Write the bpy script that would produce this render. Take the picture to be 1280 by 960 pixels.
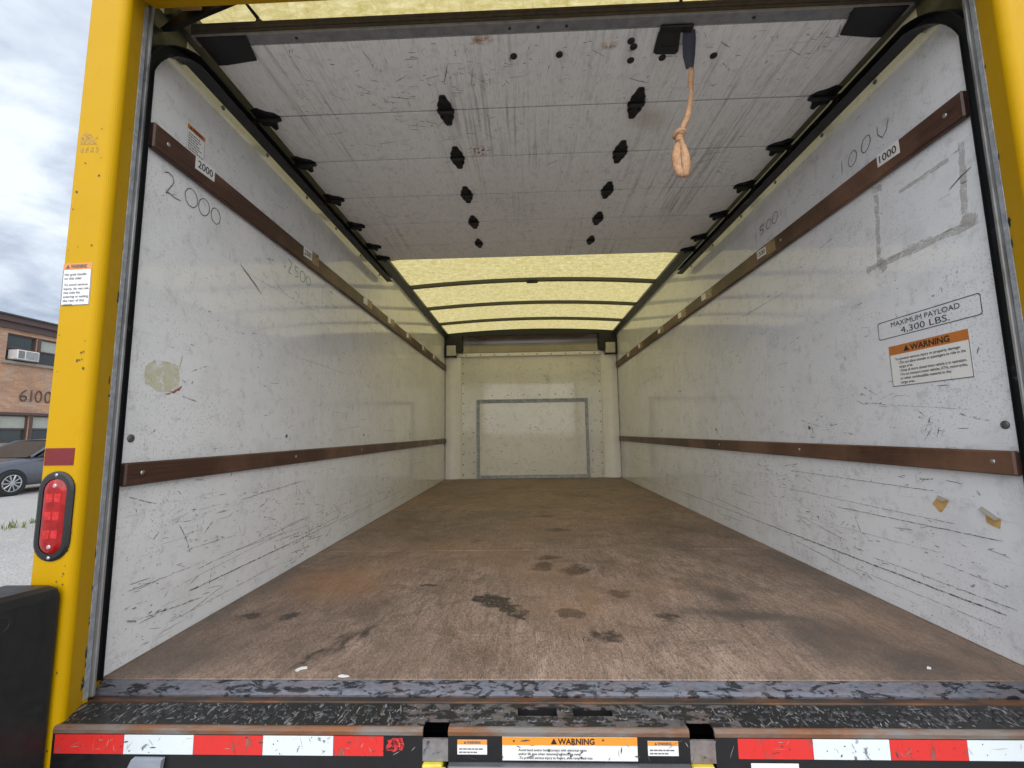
import bpy, math, random
from mathutils import Vector, Matrix
R = math.radians
S = bpy.context.scene
for o in list(bpy.data.objects): bpy.data.objects.remove(o)
C = S.collection

# ------------------------------------------------------------------ camera, sky, sun, exposure
FPX, CAM = 537.86, Vector((-0.0732, -1.1141, 0.5935))
YAW, PITCH, ROLL = 0.0314, 0.1125, -0.0155
fw = Vector((-math.sin(YAW)*math.cos(PITCH), math.cos(YAW)*math.cos(PITCH), math.sin(PITCH)))
rt = Vector((math.cos(YAW), math.sin(YAW), 0)); up = rt.cross(fw)
r2 = rt*math.cos(ROLL) + up*math.sin(ROLL); u2 = -rt*math.sin(ROLL) + up*math.cos(ROLL)
cd = bpy.data.cameras.new('camera'); cam = bpy.data.objects.new('camera', cd); C.objects.link(cam)
cam.matrix_world = Matrix(((r2.x, u2.x, -fw.x, CAM.x), (r2.y, u2.y, -fw.y, CAM.y), (r2.z, u2.z, -fw.z, CAM.z), (0, 0, 0, 1)))
cd.sensor_fit = 'HORIZONTAL'; cd.sensor_width = 36; cd.lens = 36*FPX/1280; cd.clip_start = 0.02; cd.clip_end = 2000
S.camera = cam

SUN_EL = 36
w = bpy.data.worlds.new('World'); S.world = w; w.use_nodes = True
nt = w.node_tree; nt.nodes.clear()
def wn(t, **k):
    n = nt.nodes.new(t)
    for a, v in k.items(): setattr(n, a, v)
    return n
lk = nt.links.new
sky = wn('ShaderNodeTexSky', sky_type='NISHITA', sun_disc=False, sun_elevation=R(SUN_EL), sun_rotation=R(180), air_density=1.0, dust_density=2.0)
tc = wn('ShaderNodeTexCoord'); sp = wn('ShaderNodeSeparateXYZ'); lk(tc.outputs['Generated'], sp.inputs[0])
mx = wn('ShaderNodeMath', operation='MAXIMUM'); lk(sp.outputs[2], mx.inputs[0]); mx.inputs[1].default_value = 0.0
ad = wn('ShaderNodeMath', operation='ADD'); lk(mx.outputs[0], ad.inputs[0]); ad.inputs[1].default_value = 0.22
dx = wn('ShaderNodeMath', operation='DIVIDE'); lk(sp.outputs[0], dx.inputs[0]); lk(ad.outputs[0], dx.inputs[1])
dy = wn('ShaderNodeMath', operation='DIVIDE'); lk(sp.outputs[1], dy.inputs[0]); lk(ad.outputs[0], dy.inputs[1])
cb = wn('ShaderNodeCombineXYZ'); lk(dx.outputs[0], cb.inputs[0]); lk(dy.outputs[0], cb.inputs[1])
n1 = wn('ShaderNodeTexNoise'); lk(cb.outputs[0], n1.inputs['Vector']); n1.inputs['Scale'].default_value = 1.9; n1.inputs['Detail'].default_value = 6; n1.inputs['Roughness'].default_value = 0.55; n1.inputs['Distortion'].default_value = 0.4
n2 = wn('ShaderNodeTexNoise'); lk(cb.outputs[0], n2.inputs['Vector']); n2.inputs['Scale'].default_value = 0.9; n2.inputs['Detail'].default_value = 7
cr = wn('ShaderNodeValToRGB'); lk(n1.outputs[0], cr.inputs[0])
cr.color_ramp.elements[0].position = 0.41; cr.color_ramp.elements[0].color = (1.85, 2.2, 2.8, 1)
cr.color_ramp.elements[1].position = 0.60; cr.color_ramp.elements[1].color = (3.95, 4.3, 4.75, 1)
cov = wn('ShaderNodeMapRange'); lk(n2.outputs[0], cov.inputs[0]); cov.inputs[1].default_value = 0.26; cov.inputs[2].default_value = 0.42; cov.inputs[3].default_value = 0.25
cm = wn('ShaderNodeMixRGB'); lk(cov.outputs[0], cm.inputs[0]); lk(sky.outputs[0], cm.inputs[1]); lk(cr.outputs[0], cm.inputs[2])
bg = wn('ShaderNodeBackground'); lk(cm.outputs[0], bg.inputs[0]); bg.inputs[1].default_value = 0.1
wo = wn('ShaderNodeOutputWorld'); lk(bg.outputs[0], wo.inputs[0])

sl = bpy.data.lights.new('sun', 'SUN'); sl.energy = 1.5; sl.angle = R(110); sl.color = (1.0, 0.975, 0.95)
so = bpy.data.objects.new('sun', sl); C.objects.link(so)
so.rotation_euler = Vector((0.0, math.cos(R(SUN_EL)), -math.sin(R(SUN_EL)))).to_track_quat('-Z', 'Y').to_euler()
vs = S.view_settings; vs.view_transform = 'Standard'; vs.look = 'None'; vs.gamma = 1; vs.use_curve_mapping = False
vs.exposure = 1.28
S.cycles.use_denoising = True; S.cycles.use_adaptive_sampling = True; S.cycles.adaptive_threshold = 0.02
S.cycles.max_bounces = 7; S.cycles.diffuse_bounces = 6; S.cycles.glossy_bounces = 3; S.cycles.transmission_bounces = 3; S.cycles.transparent_max_bounces = 6
S.cycles.sample_clamp_indirect = 6

# ------------------------------------------------------------------ material helpers
class MT:
    def __init__(s, name, rough=0.5, metal=0.0, spec=0.5, col=(0.5, 0.5, 0.5)):
        s.m = bpy.data.materials.new(name); s.m.use_nodes = True; s.t = s.m.node_tree
        s.b = s.t.nodes['Principled BSDF']; s.out = s.t.nodes['Material Output']
        s.b.inputs['Roughness'].default_value = rough; s.b.inputs['Metallic'].default_value = metal
        s.b.inputs['Specular IOR Level'].default_value = spec; s.b.inputs['Base Color'].default_value = (*col, 1)
        s._co = None
    def n(s, t, **k):
        n = s.t.nodes.new(t)
        for a, v in k.items(): setattr(n, a, v)
        return n
    def link(s, a, b): s.t.links.new(a, b)
    def co(s):
        if s._co is None: s._co = s.n('ShaderNodeTexCoord').outputs['Object']
        return s._co
    def mapped(s, scale=(1, 1, 1), rot=(0, 0, 0), loc=(0, 0, 0), vt='POINT', src=None):
        m = s.n('ShaderNodeMapping', vector_type=vt); s.link(src or s.co(), m.inputs[0])
        m.inputs['Location'].default_value = loc; m.inputs['Rotation'].default_value = rot; m.inputs['Scale'].default_value = scale
        return m.outputs[0]
    def noise(s, scale=5, detail=4, rough=0.5, stretch=(1, 1, 1), dist=0.0, rot=(0, 0, 0), loc=(0, 0, 0)):
        n = s.n('ShaderNodeTexNoise'); s.link(s.mapped(stretch, rot, loc), n.inputs['Vector'])
        n.inputs['Scale'].default_value = scale; n.inputs['Detail'].default_value = detail; n.inputs['Roughness'].default_value = rough; n.inputs['Distortion'].default_value = dist
        return n.outputs[0]
    def rng(s, v, a, b, c=0.0, d=1.0, smooth=False):
        n = s.n('ShaderNodeMapRange'); s.link(v, n.inputs[0])
        if smooth: n.interpolation_type = 'SMOOTHSTEP'
        for i, x in enumerate((a, b, c, d)): n.inputs[i+1].default_value = x
        return n.outputs[0]
    def math(s, op, a, b):
        n = s.n('ShaderNodeMath', operation=op)
        for i, x in enumerate((a, b)):
            if isinstance(x, (int, float)): n.inputs[i].default_value = x
            else: s.link(x, n.inputs[i])
        return n.outputs[0]
    def mix(s, f, a, b, mode='MIX'):
        n = s.n('ShaderNodeMixRGB', blend_type=mode)
        for i, x in enumerate((f, a, b)):
            if isinstance(x, (int, float)): n.inputs[i].default_value = x
            elif isinstance(x, tuple): n.inputs[i].default_value = (*x, 1)
            else: s.link(x, n.inputs[i])
        return n.outputs[0]
    def ell(s, cx, cy, rx, ry, ang=0, soft=0.55):
        v = s.mapped((rx, ry, 1e6), (0, 0, R(ang)), (cx, cy, 0), 'TEXTURE', getattr(s, 'dco', None))
        l = s.n('ShaderNodeVectorMath', operation='LENGTH'); s.link(v, l.inputs[0])
        return s.rng(l.outputs['Value'], 1.0, soft, 0, 1, True)
    def col(s, c):
        if isinstance(c, tuple): s.b.inputs['Base Color'].default_value = (*c, 1)
        else: s.link(c, s.b.inputs['Base Color'])
        return s
    def rough(s, c): s.link(c, s.b.inputs['Roughness']); return s
    def metal(s, c): s.link(c, s.b.inputs['Metallic']); return s
    def bump(s, h, dist=0.002, st=0.5):
        n = s.n('ShaderNodeBump'); s.link(h, n.inputs['Height']); n.inputs['Distance'].default_value = dist; n.inputs['Strength'].default_value = st
        s.link(n.outputs[0], s.b.inputs['Normal']); return s
    def alpha(s, a): s.link(a, s.b.inputs['Alpha']); return s

M = {}
def plain(name, col, rough=0.5, metal=0.0, var=0.12, scale=14, bump=0.0):
    m = MT(name, rough, metal)
    n = m.noise(scale, 5, 0.6)
    m.col(m.mix(m.rng(n, 0.3, 0.7), tuple(c*(1-var) for c in col), tuple(min(1, c*(1+var)) for c in col)))
    m.rough(m.rng(n, 0.3, 0.7, max(0.02, rough-0.08), min(1, rough+0.1)))
    if bump: m.bump(n, bump)
    M[name] = m.m
    return m.m

def mk_wall(name, white, seed, lowgrime):
    m = MT(name, 0.16)
    big = m.noise(1.3, 3, 0.55, loc=(seed, seed*2, 0)); fine = m.noise(22, 5, 0.75, loc=(seed, 0, 3)); mid = m.noise(6, 4, 0.6, loc=(0, seed, 1))
    c = m.mix(m.rng(big, 0.35, 0.7), white, tuple(x*0.9 for x in white))
    c = m.mix(m.math('MULTIPLY', m.rng(mid, 0.52, 0.7), 0.2), c, (0.42, 0.42, 0.41))
    c = m.mix(m.math('MULTIPLY', m.rng(fine, 0.53, 0.70), 0.4), c, (0.33, 0.33, 0.33))
    sp1 = m.noise(150, 3, 0.7, loc=(seed, 2, 0)); spm = m.rng(m.noise(4, 3, 0.6, loc=(9, seed, 4)), 0.40, 0.62)
    c = m.mix(m.math('MULTIPLY', m.math('MULTIPLY', m.rng(sp1, 0.56, 0.68), spm), 0.65), c, (0.2, 0.2, 0.2))
    # scuffs dragged along the cargo direction, denser where freight rubs
    st = m.noise(1.0, 5, 0.75, stretch=(3, 5, 110), loc=(seed, 0, 0)); st2 = m.noise(1.0, 4, 0.7, stretch=(3, 60, 9), loc=(0, seed, 7))
    sz = m.n('ShaderNodeSeparateXYZ'); m.link(m.co(), sz.inputs[0])
    low = m.rng(sz.outputs[2], 0.05, 0.75, 1.0, 0.25)
    patch = m.rng(m.noise(2.6, 4, 0.6, loc=(4, seed, 2)), 0.42, 0.62)
    f1 = m.math('MULTIPLY', m.math('MULTIPLY', m.rng(st, 0.60, 0.68), low), m.math('MULTIPLY', patch, lowgrime))
    c = m.mix(f1, c, (0.13, 0.13, 0.13))
    f2 = m.math('MULTIPLY', m.math('MULTIPLY', m.rng(st2, 0.63, 0.72), patch), 0.3)
    c = m.mix(f2, c, (0.2, 0.2, 0.19))
    m.col(c)
    m.rough(m.rng(fine, 0.35, 0.75, 0.02, 0.15))
    m.bump(m.noise(3.2, 3, 0.5, loc=(seed, 1, 1)), 0.008, 0.10)
    M[name] = m.m
mk_wall('wall_left', (0.80, 0.81, 0.82), 3.1, 0.75)
mk_wall('wall_right', (0.78, 0.80, 0.845), 8.7, 0.85)
mk_wall('wall_back', (0.80, 0.78, 0.72), 5.3, 0.4)

def mk_door():
    m = MT('door_white', 0.45)
    big = m.noise(1.6, 5, 0.6); fine = m.noise(26, 7, 0.7)
    c = m.mix(m.rng(big, 0.3, 0.7), (0.86, 0.855, 0.845), (0.77, 0.765, 0.755))
    c = m.mix(m.math('MULTIPLY', m.rng(fine, 0.54, 0.72), 0.4), c, (0.36, 0.35, 0.34))
    fb = m.noise(1.0, 3, 0.7, stretch=(170, 30, 1), loc=(1, 2, 0)); c = m.mix(m.math('MULTIPLY', m.rng(fb, 0.5, 0.68), 0.3), c, (0.34, 0.32, 0.30))
    st = m.noise(1.0, 5, 0.75, stretch=(60, 2.0, 3)); pa = m.rng(m.noise(2.0, 4, 0.6, stretch=(1.6, 0.5, 1), loc=(3, 1, 0)), 0.42, 0.66)
    c = m.mix(m.math('MULTIPLY', m.math('MULTIPLY', m.rng(st, 0.5, 0.66), pa), 0.7), c, (0.2, 0.185, 0.17))
    for cx, cy, rx, ry, col in ((-0.188, 0.083, 0.045, 0.024, (0.36, 0.16, 0.05)), (0.212, 0.123, 0.034, 0.022, (0.4, 0.2, 0.07))):
        c = m.mix(m.math('MULTIPLY', m.ell(cx, cy, rx, ry, 0, 0.2), m.rng(m.noise(40, 4, 0.7), 0.38, 0.55)), c, col)
    c = m.mix(m.math('MULTIPLY', m.ell(-0.25, 0.61, 0.07, 0.05, 20, 0.1), m.rng(m.noise(75, 3, 0.6), 0.5, 0.56)), c, (0.22, 0.07, 0.03))
    c = m.mix(m.math('MULTIPLY', m.ell(0.42, 0.45, 0.13, 0.09, 30, 0.1), 0.35), c, (0.3, 0.2, 0.1))
    m.col(c); m.rough(m.rng(fine, 0.3, 0.7, 0.35, 0.6)); m.bump(st, 0.0012, 0.3)
    M['door_white'] = m.m
mk_door()

def mk_ply():
    m = MT('plywood', 0.62)
    dn = m.n('ShaderNodeTexNoise'); m.link(m.co(), dn.inputs['Vector']); dn.inputs['Scale'].default_value = 16; dn.inputs['Detail'].default_value = 3
    s1 = m.n('ShaderNodeVectorMath', operation='SUBTRACT'); m.link(dn.outputs[1], s1.inputs[0]); s1.inputs[1].default_value = (0.5, 0.5, 0.5)
    s2 = m.n('ShaderNodeVectorMath', operation='SCALE'); m.link(s1.outputs[0], s2.inputs[0]); s2.inputs['Scale'].default_value = 0.11
    s3 = m.n('ShaderNodeVectorMath', operation='ADD'); m.link(m.co(), s3.inputs[0]); m.link(s2.outputs[0], s3.inputs[1]); m.dco = s3.outputs[0]
    g1 = m.noise(1.0, 5, 0.7, stretch=(75, 13, 1), dist=0.7); g2 = m.noise(1.0, 5, 0.7, stretch=(8, 2.6, 1), dist=0.8, loc=(2, 0, 0)); b = m.noise(1.9, 6, 0.62, dist=0.5); f = m.noise(60, 4, 0.75)
    c = m.mix(m.rng(g2, 0.3, 0.72), (0.20, 0.133, 0.098), (0.43, 0.312, 0.243))
    c = m.mix(m.math('MULTIPLY', m.rng(g1, 0.46, 0.66), 0.6), c, (0.085, 0.06, 0.045))
    c = m.mix(m.math('MULTIPLY', m.rng(g1, 0.46, 0.30), 0.3), c, (0.36, 0.29, 0.24))
    c = m.mix(m.math('MULTIPLY', m.rng(b, 0.46, 0.66), 0.65), c, (0.12, 0.078, 0.055))
    c = m.mix(m.math('MULTIPLY', m.rng(f, 0.56, 0.72), 0.4), c, (0.09, 0.068, 0.055))
    c = m.mix(m.math('MULTIPLY', m.rng(m.noise(9, 5, 0.72, dist=0.6, loc=(3, 8, 0)), 0.48, 0.66), 0.6), c, (0.10, 0.068, 0.05))
    hf = m.noise(1.0, 3, 0.7, stretch=(300, 85, 1), loc=(5, 1, 0)); c = m.mix(m.math('MULTIPLY', m.rng(hf, 0.50, 0.64), 0.72), c, (0.09, 0.065, 0.05)); c = m.mix(m.math('MULTIPLY', m.rng(hf, 0.46, 0.32), 0.4), c, (0.48, 0.40, 0.34))
    # flecks torn out of the face veneer
    fl = m.noise(1.0, 4, 0.65, stretch=(120, 16, 1), loc=(7, 3, 0)); fp = m.rng(m.noise(3.0, 4, 0.6, loc=(1, 9, 0)), 0.45, 0.62)
    c = m.mix(m.math('MULTIPLY', m.rng(fl, 0.62, 0.67), fp), c, (0.045, 0.034, 0.028))
    fl2 = m.noise(1.0, 4, 0.65, stretch=(95, 7, 1), loc=(17, 5, 0))
    c = m.mix(m.math('MULTIPLY', m.math('MULTIPLY', m.rng(fl2, 0.64, 0.69), fp), 0.6), c, (0.42, 0.33, 0.26))
    # orange-worn patch and scorched / muddy stains
    c = m.mix(m.math('MULTIPLY', m.math('MULTIPLY', m.ell(-0.82, 0.74, 0.36, 0.36, 30, 0.1), m.rng(b, 0.3, 0.55)), 0.6), c, (0.34, 0.17, 0.07))
    brk = m.math('MULTIPLY', m.rng(m.noise(95, 3, 0.7), 0.26, 0.48), m.rng(m.noise(14, 3, 0.6, loc=(6, 1, 0)), 0.22, 0.42)); brk2 = m.rng(m.noise(1, 5, 0.7, stretch=(40, 9, 1)), 0.36, 0.56)
    def stain(c, els, k, amt, col=(0.038, 0.029, 0.024)):
        acc = None
        for e in els:
            x = m.ell(*e)
            acc = x if acc is None else m.math('MAXIMUM', acc, x)
        return m.mix(m.math('MULTIPLY', m.math('MULTIPLY', acc, k), amt), c, col)
    c = stain(c, [(-0.205, 0.485, 0.06, 0.088, 42, 0.7), (-0.15, 0.42, 0.036, 0.075, 45, 0.6), (-0.115, 0.378, 0.042, 0.05, 30, 0.6)], brk, 1.0)
    c = stain(c, [(-0.01, 0.88, 0.065, 0.085, 10, 0.5), (0.02, 1.02, 0.07, 0.06, 0, 0.4), (0.125, 0.83, 0.085, 0.1, -20, 0.4), (0.06, 0.37, 0.05, 0.058, 15, 0.6), (0.15, 0.225, 0.055, 0.06, -10, 0.5)], brk, 1.0)
    c = stain(c, [(0.25, 0.56, 0.07, 0.05, 0, 0.2), (0.37, 0.36, 0.04, 0.04, 0, 0.2), (-1.0, 0.36, 0.05, 0.03, 0, 0.3), (-0.87, 0.36, 0.06, 0.028, 20, 0.4), (-0.46, 0.64, 0.05, 0.028, 0, 0.2), (0.12, 1.6, 0.1, 0.06, 0, 0.2), (0.05, 2.05, 0.1, 0.05, 0, 0.2), (-0.36, 1.35, 0.05, 0.05, 0, 0.2)], brk, 0.9)
    c = stain(c, [(-0.60, 0.2, 0.05, 0.2, -24, 0.1), (-0.66, 0.11, 0.03, 0.12, -24, 0.1)], brk2, 0.95)
    c = stain(c, [(0.62, 0.36, 0.36, 0.07, -12, 0.1), (0.78, 0.2, 0.24, 0.2, 35, 0.1), (0.62, 0.55, 0.1, 0.16, 20, 0.1), (0.9, 0.08, 0.22, 0.12, 0, 0.1)], m.rng(b, 0.3, 0.5), 0.75, (0.075, 0.064, 0.058))
    c = m.mix(m.math('MULTIPLY', m.rng(m.noise(0.9, 4, 0.6, dist=0.8, loc=(4, 4, 0)), 0.5, 0.68), 0.4), c, (0.36, 0.21, 0.12))
    c = stain(c, [(1.09, 0.6, 0.1, 1.2, 0, 0.1), (-1.12, 0.5, 0.06, 0.9, 0, 0.1), (-1.02, 0.1, 0.2, 0.16, 0, 0.1)], m.rng(b, 0.25, 0.5), 0.45, (0.085, 0.08, 0.072))
    m.col(c); m.rough(m.rng(g2, 0.3, 0.7, 0.5, 0.75)); m.bump(m.mix(0.5, g1, f), 0.002, 0.6)
    M['plywood'] = m.m
mk_ply()

def mk_rail():
    m = MT('rail_wood', 0.42)
    g = m.noise(1.0, 5, 0.7, stretch=(30, 5, 190), dist=0.5); b = m.noise(3.0, 5, 0.6)
    c = m.mix(m.rng(g, 0.3, 0.7), (0.030, 0.012, 0.008), (0.095, 0.042, 0.027))
    c = m.mix(m.math('MULTIPLY', m.rng(b, 0.46, 0.66), 0.8), c, (0.19, 0.10, 0.062))
    c = m.mix(m.math('MULTIPLY', m.rng(m.noise(40, 5, 0.7), 0.58, 0.7), 0.5), c, (0.025, 0.012, 0.009))
    m.col(c); m.bump(g, 0.001, 0.4); M['rail_wood'] = m.m
mk_rail()

def mk_worn(name, paint, under, lo, hi, sc, stretch=(1, 1, 1), rust=0.0, rot=0, prough=0.42, mrough=0.42):
    m = MT(name, 0.5)
    n = m.noise(sc, 8, 0.68, stretch=stretch, dist=0.5, rot=(0, 0, R(rot))); f = m.noise(sc*3, 5, 0.7, stretch=stretch)
    e = m.rng(m.math('ADD', n, m.math('MULTIPLY', m.math('SUBTRACT', f, 0.5), 0.25)), lo, hi)
    u = m.mix(m.rng(f, 0.3, 0.7), tuple(x*0.7 for x in under), tuple(min(1, x*1.25) for x in under))
    if rust: u = m.mix(m.math('MULTIPLY', m.rng(m.noise(9, 6, 0.7, loc=(5, 5, 5)), 0.42, 0.6), rust), u, (0.24, 0.09, 0.035))
    m.col(m.mix(e, paint, u)); m.rough(m.rng(f, 0.3, 0.7, prough-0.1, mrough+0.15)); m.metal(m.math('MULTIPLY', e, 0.35))
    m.bump(m.math('SUBTRACT', 1.0, e), 0.0012, 0.6)
    M[name] = m.m
mk_worn('sill_steel', (0.013, 0.015, 0.02), (0.15, 0.162, 0.195), 0.44, 0.48, 19, (1, 3, 2), 0.15)
mk_worn('sill_channel', (0.035, 0.027, 0.022), (0.12, 0.075, 0.048), 0.42, 0.6, 3, (1, 4, 2), 0.8)
mk_worn('tread_black', (0.012, 0.013, 0.015), (0.26, 0.27, 0.285), 0.585, 0.62, 40, (1.6, 0.8, 2), 0.2, 0)
mk_worn('tread_centre', (0.014, 0.015, 0.018), (0.15, 0.155, 0.165), 0.48, 0.54, 26, (1, 2, 2), 0.3)
plain('bare_scratch', (0.30, 0.305, 0.32), 0.4, 0.3, 0.4, 60)
mk_worn('nose_rust', (0.17, 0.155, 0.14), (0.17, 0.085, 0.045), 0.4, 0.6, 5, (1, 3, 3), 0.7)
mk_worn('bumper_black', (0.008, 0.008, 0.009), (0.28, 0.29, 0.30), 0.70, 0.74, 14, (1, 1, 1.3), 0.2)
mk_worn('bumper_bare', (0.02, 0.02, 0.022), (0.25, 0.25, 0.26), 0.38, 0.44, 20, (1, 1, 1), 0.3)
mk_worn('jamb_metal', (0.06, 0.062, 0.065), (0.27, 0.275, 0.28), 0.36, 0.5, 6, (1, 1, 0.25), 0.1)
mk_worn('track_black', (0.012, 0.013, 0.015), (0.16, 0.165, 0.17), 0.62, 0.7, 10, (1, 1, 1), 0.2)
mk_worn('galvanised', (0.24, 0.26, 0.28), (0.40, 0.43, 0.46), 0.4, 0.6, 20, (1, 1, 1), 0.0)
mk_worn('tape_red', (0.66, 0.03, 0.025), (0.36, 0.12, 0.1), 0.60, 0.63, 30, (1, 1, 0.35), 0.1, 0, 0.3)
mk_worn('tape_white', (0.70, 0.76, 0.78), (0.22, 0.23, 0.24), 0.625, 0.65, 24, (1, 1, 0.8), 0.0, 0, 0.3)
mk_worn('label_worn', (0.78, 0.78, 0.77), (0.12, 0.12, 0.12), 0.70, 0.73, 26, (1, 1, 1), 0.0)
mk_worn('label_orange_worn', (0.80, 0.30, 0.03), (0.2, 0.1, 0.06), 0.70, 0.73, 26, (1, 1, 1), 0.0)

def mk_yellow():
    m = MT('yellow_paint', 0.4, spec=0.13)
    b = m.noise(2.2, 5, 0.6); f = m.noise(30, 6, 0.7)
    c = m.mix(m.rng(b, 0.3, 0.7), (0.58, 0.335, 0.001), (0.52, 0.295, 0.001))
    c = m.mix(m.math('MULTIPLY', m.rng(f, 0.56, 0.75), 0.18), c, (0.42, 0.22, 0.02))
    ch = m.noise(13, 5, 0.68, stretch=(1.2, 1.2, 0.8), loc=(3, 1, 0.4)); pa = m.rng(m.noise(2.4, 3, 0.5, loc=(1, 0, 2)), 0.42, 0.58)
    e = m.math('MULTIPLY', m.rng(ch, 0.695, 0.715), pa)
    c = m.mix(e, c, (0.055, 0.032, 0.02))
    m.col(c); m.rough(m.rng(f, 0.3, 0.7, 0.34, 0.5)); m.bump(m.math('SUBTRACT', 1.0, e), 0.0006, 0.6); M['yellow_paint'] = m.m
mk_yellow()

def mk_roof():
    m = MT('roof_fibreglass', 0.5)
    f = m.noise(1.0, 7, 0.72, stretch=(16, 42, 1), dist=0.8); g = m.noise(1.0, 6, 0.7, stretch=(45, 14, 1), dist=0.6, loc=(3, 3, 0)); b = m.noise(1.5, 3, 0.5)
    c = m.mix(m.rng(f, 0.36, 0.64), (0.47, 0.38, 0.125), (0.70, 0.605, 0.32))
    c = m.mix(m.math('MULTIPLY', m.rng(g, 0.48, 0.7), 0.65), c, (0.37, 0.29, 0.085))
    c = m.mix(m.math('MULTIPLY', m.rng(b, 0.5, 0.7), 0.2), c, (0.52, 0.44, 0.17))
    tr = m.n('ShaderNodeBsdfTranslucent'); m.link(c, tr.inputs[0]); m.link(c, m.b.inputs['Base Color'])
    mxs = m.n('ShaderNodeMixShader'); mxs.inputs[0].default_value = 0.85
    m.link(m.b.outputs[0], mxs.inputs[1]); m.link(tr.outputs[0], mxs.inputs[2]); m.link(mxs.outputs[0], m.out.inputs[0])
    M['roof_fibreglass'] = m.m
mk_roof()

def mk_mark(name, col, lo, hi, sc=90):
    m = MT(name, 0.6, col=col); m.alpha(m.rng(m.noise(sc, 4, 0.7), lo, hi)); M[name] = m.m
plain('scratch', (0.05, 0.05, 0.052), 0.6, 0, 0.7, 40)
mk_mark('scuff', (0.22, 0.22, 0.22), 0.44, 0.66, 60)
mk_mark('tape_residue', (0.52, 0.515, 0.50), 0.30, 0.66, 34)
mk_mark('gouge', (0.06, 0.06, 0.062), 0.36, 0.60, 55)
mk_mark('glue_yellow', (0.68, 0.65, 0.44), 0.30, 0.72, 40)
mk_mark('tape_red_torn', (0.55, 0.03, 0.03), 0.40, 0.50, 130)
mk_mark('red_smear', (0.42, 0.09, 0.07), 0.44, 0.54, 110)
mk_mark('ghost_print', (0.46, 0.27, 0.03), 0.40, 0.5, 120)
mk_mark('pencil', (0.11, 0.11, 0.112), 0.22, 0.46, 70)
plain('white_column', (0.84, 0.82, 0.77), 0.35, 0, 0.04)
plain('cream_box', (0.55, 0.53, 0.44), 0.4)
plain('deflector_metal', (0.22, 0.205, 0.20), 0.16, 0.9, 0.15, 3)
plain('dark_plastic', (0.012, 0.012, 0.013), 0.5)
plain('hinge_black', (0.014, 0.014, 0.016), 0.42, 0.3, 0.4, 60)
plain('bolt_steel', (0.5, 0.5, 0.5), 0.3, 0.9)
plain('bolt_dull', (0.16, 0.16, 0.165), 0.45, 0.7)
plain('bow_steel', (0.10, 0.098, 0.085), 0.45, 0.5)
plain('top_rail_metal', (0.11, 0.115, 0.11), 0.4, 0.6)
plain('grey_strip', (0.20, 0.20, 0.205), 0.5, 0.2, 0.25, 30)
plain('old_wood_edge', (0.045, 0.036, 0.030), 0.7, 0, 0.5, 40)
plain('tan_wood', (0.42, 0.26, 0.12), 0.6)
plain('label_white', (0.78, 0.78, 0.77), 0.4, 0, 0.03)
plain('label_orange', (0.52, 0.17, 0.035), 0.4, 0, 0.08)
plain('label_orange_bright', (0.72, 0.27, 0.06), 0.4, 0, 0.08)
plain('ink', (0.018, 0.018, 0.02), 0.5, 0, 0.05)
plain('ink_grey', (0.10, 0.10, 0.11), 0.5, 0, 0.05)
plain('tan_tape', (0.27, 0.18, 0.09), 0.3, 0, 0.15, 60)
plain('bare_wood', (0.56, 0.36, 0.15), 0.6, 0, 0.2, 50)
plain('torn_skin', (0.30, 0.28, 0.24), 0.5)
plain('lamp_rubber', (0.010, 0.010, 0.011), 0.38)
plain('reflector_red', (0.16, 0.004, 0.006), 0.3, 0, 0.1, 60)
plain('lamp_chrome', (0.6, 0.55, 0.5), 0.25, 0.8)
plain('bumper_rubber', (0.013, 0.0145, 0.0155), 0.48, 0, 0.18, 40, 0.0008)
plain('ramp_grey', (0.16, 0.165, 0.18), 0.45, 0.4)
plain('ramp_bright', (0.5, 0.5, 0.52), 0.35, 0.7)
plain('ramp_yellow', (0.62, 0.50, 0.06), 0.5, 0, 0.2, 40)
plain('step_grey', (0.30, 0.33, 0.38), 0.4, 0.2)
def mk_web():
    m = MT('webbing_tan', 0.85)
    w1 = m.noise(1.0, 3, 0.7, stretch=(420, 420, 60)); w2 = m.noise(30, 4, 0.7); w3 = m.noise(1.0, 2, 0.5, stretch=(60, 60, 500))
    c = m.mix(m.rng(w2, 0.35, 0.68), (0.70, 0.43, 0.25), (0.48, 0.26, 0.13)); c = m.mix(m.math('MULTIPLY', m.rng(w1, 0.48, 0.66), 0.6), c, (0.24, 0.12, 0.07)); c = m.mix(m.math('MULTIPLY', m.rng(w3, 0.5, 0.66), 0.4), c, (0.30, 0.16, 0.10))
    m.col(c); m.bump(m.mix(0.5, w1, w3), 0.002, 0.8); M['webbing_tan'] = m.m
mk_web()
plain('webbing_navy', (0.035, 0.038, 0.06), 0.7)
plain('chassis_black', (0.015, 0.015, 0.015), 0.6)
plain('tyre', (0.018, 0.018, 0.018), 0.75)
plain('paper', (0.75, 0.75, 0.73), 0.6)
plain('alloy', (0.5, 0.51, 0.52), 0.3, 0.8)
plain('car_paint', (0.14, 0.147, 0.165), 0.18, 0.5, 0.05)
plain('car_glass', (0.03, 0.035, 0.035), 0.06)
plain('lamp_glass', (0.6, 0.6, 0.6), 0.1)
plain('frame_brown', (0.10, 0.062, 0.055), 0.5)
plain('stone_sill', (0.30, 0.26, 0.22), 0.7)
plain('pane_dark', (0.05, 0.06, 0.06), 0.08)
plain('blind_pale', (0.42, 0.44, 0.38), 0.4)
plain('roof_tar', (0.08, 0.08, 0.08), 0.8)
plain('ac_white', (0.72, 0.72, 0.70), 0.4)
plain('ac_grille', (0.20, 0.20, 0.20), 0.5, 0, 0.3, 20)
plain('weed', (0.16, 0.20, 0.05), 0.7, 0, 0.3, 6)

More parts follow.
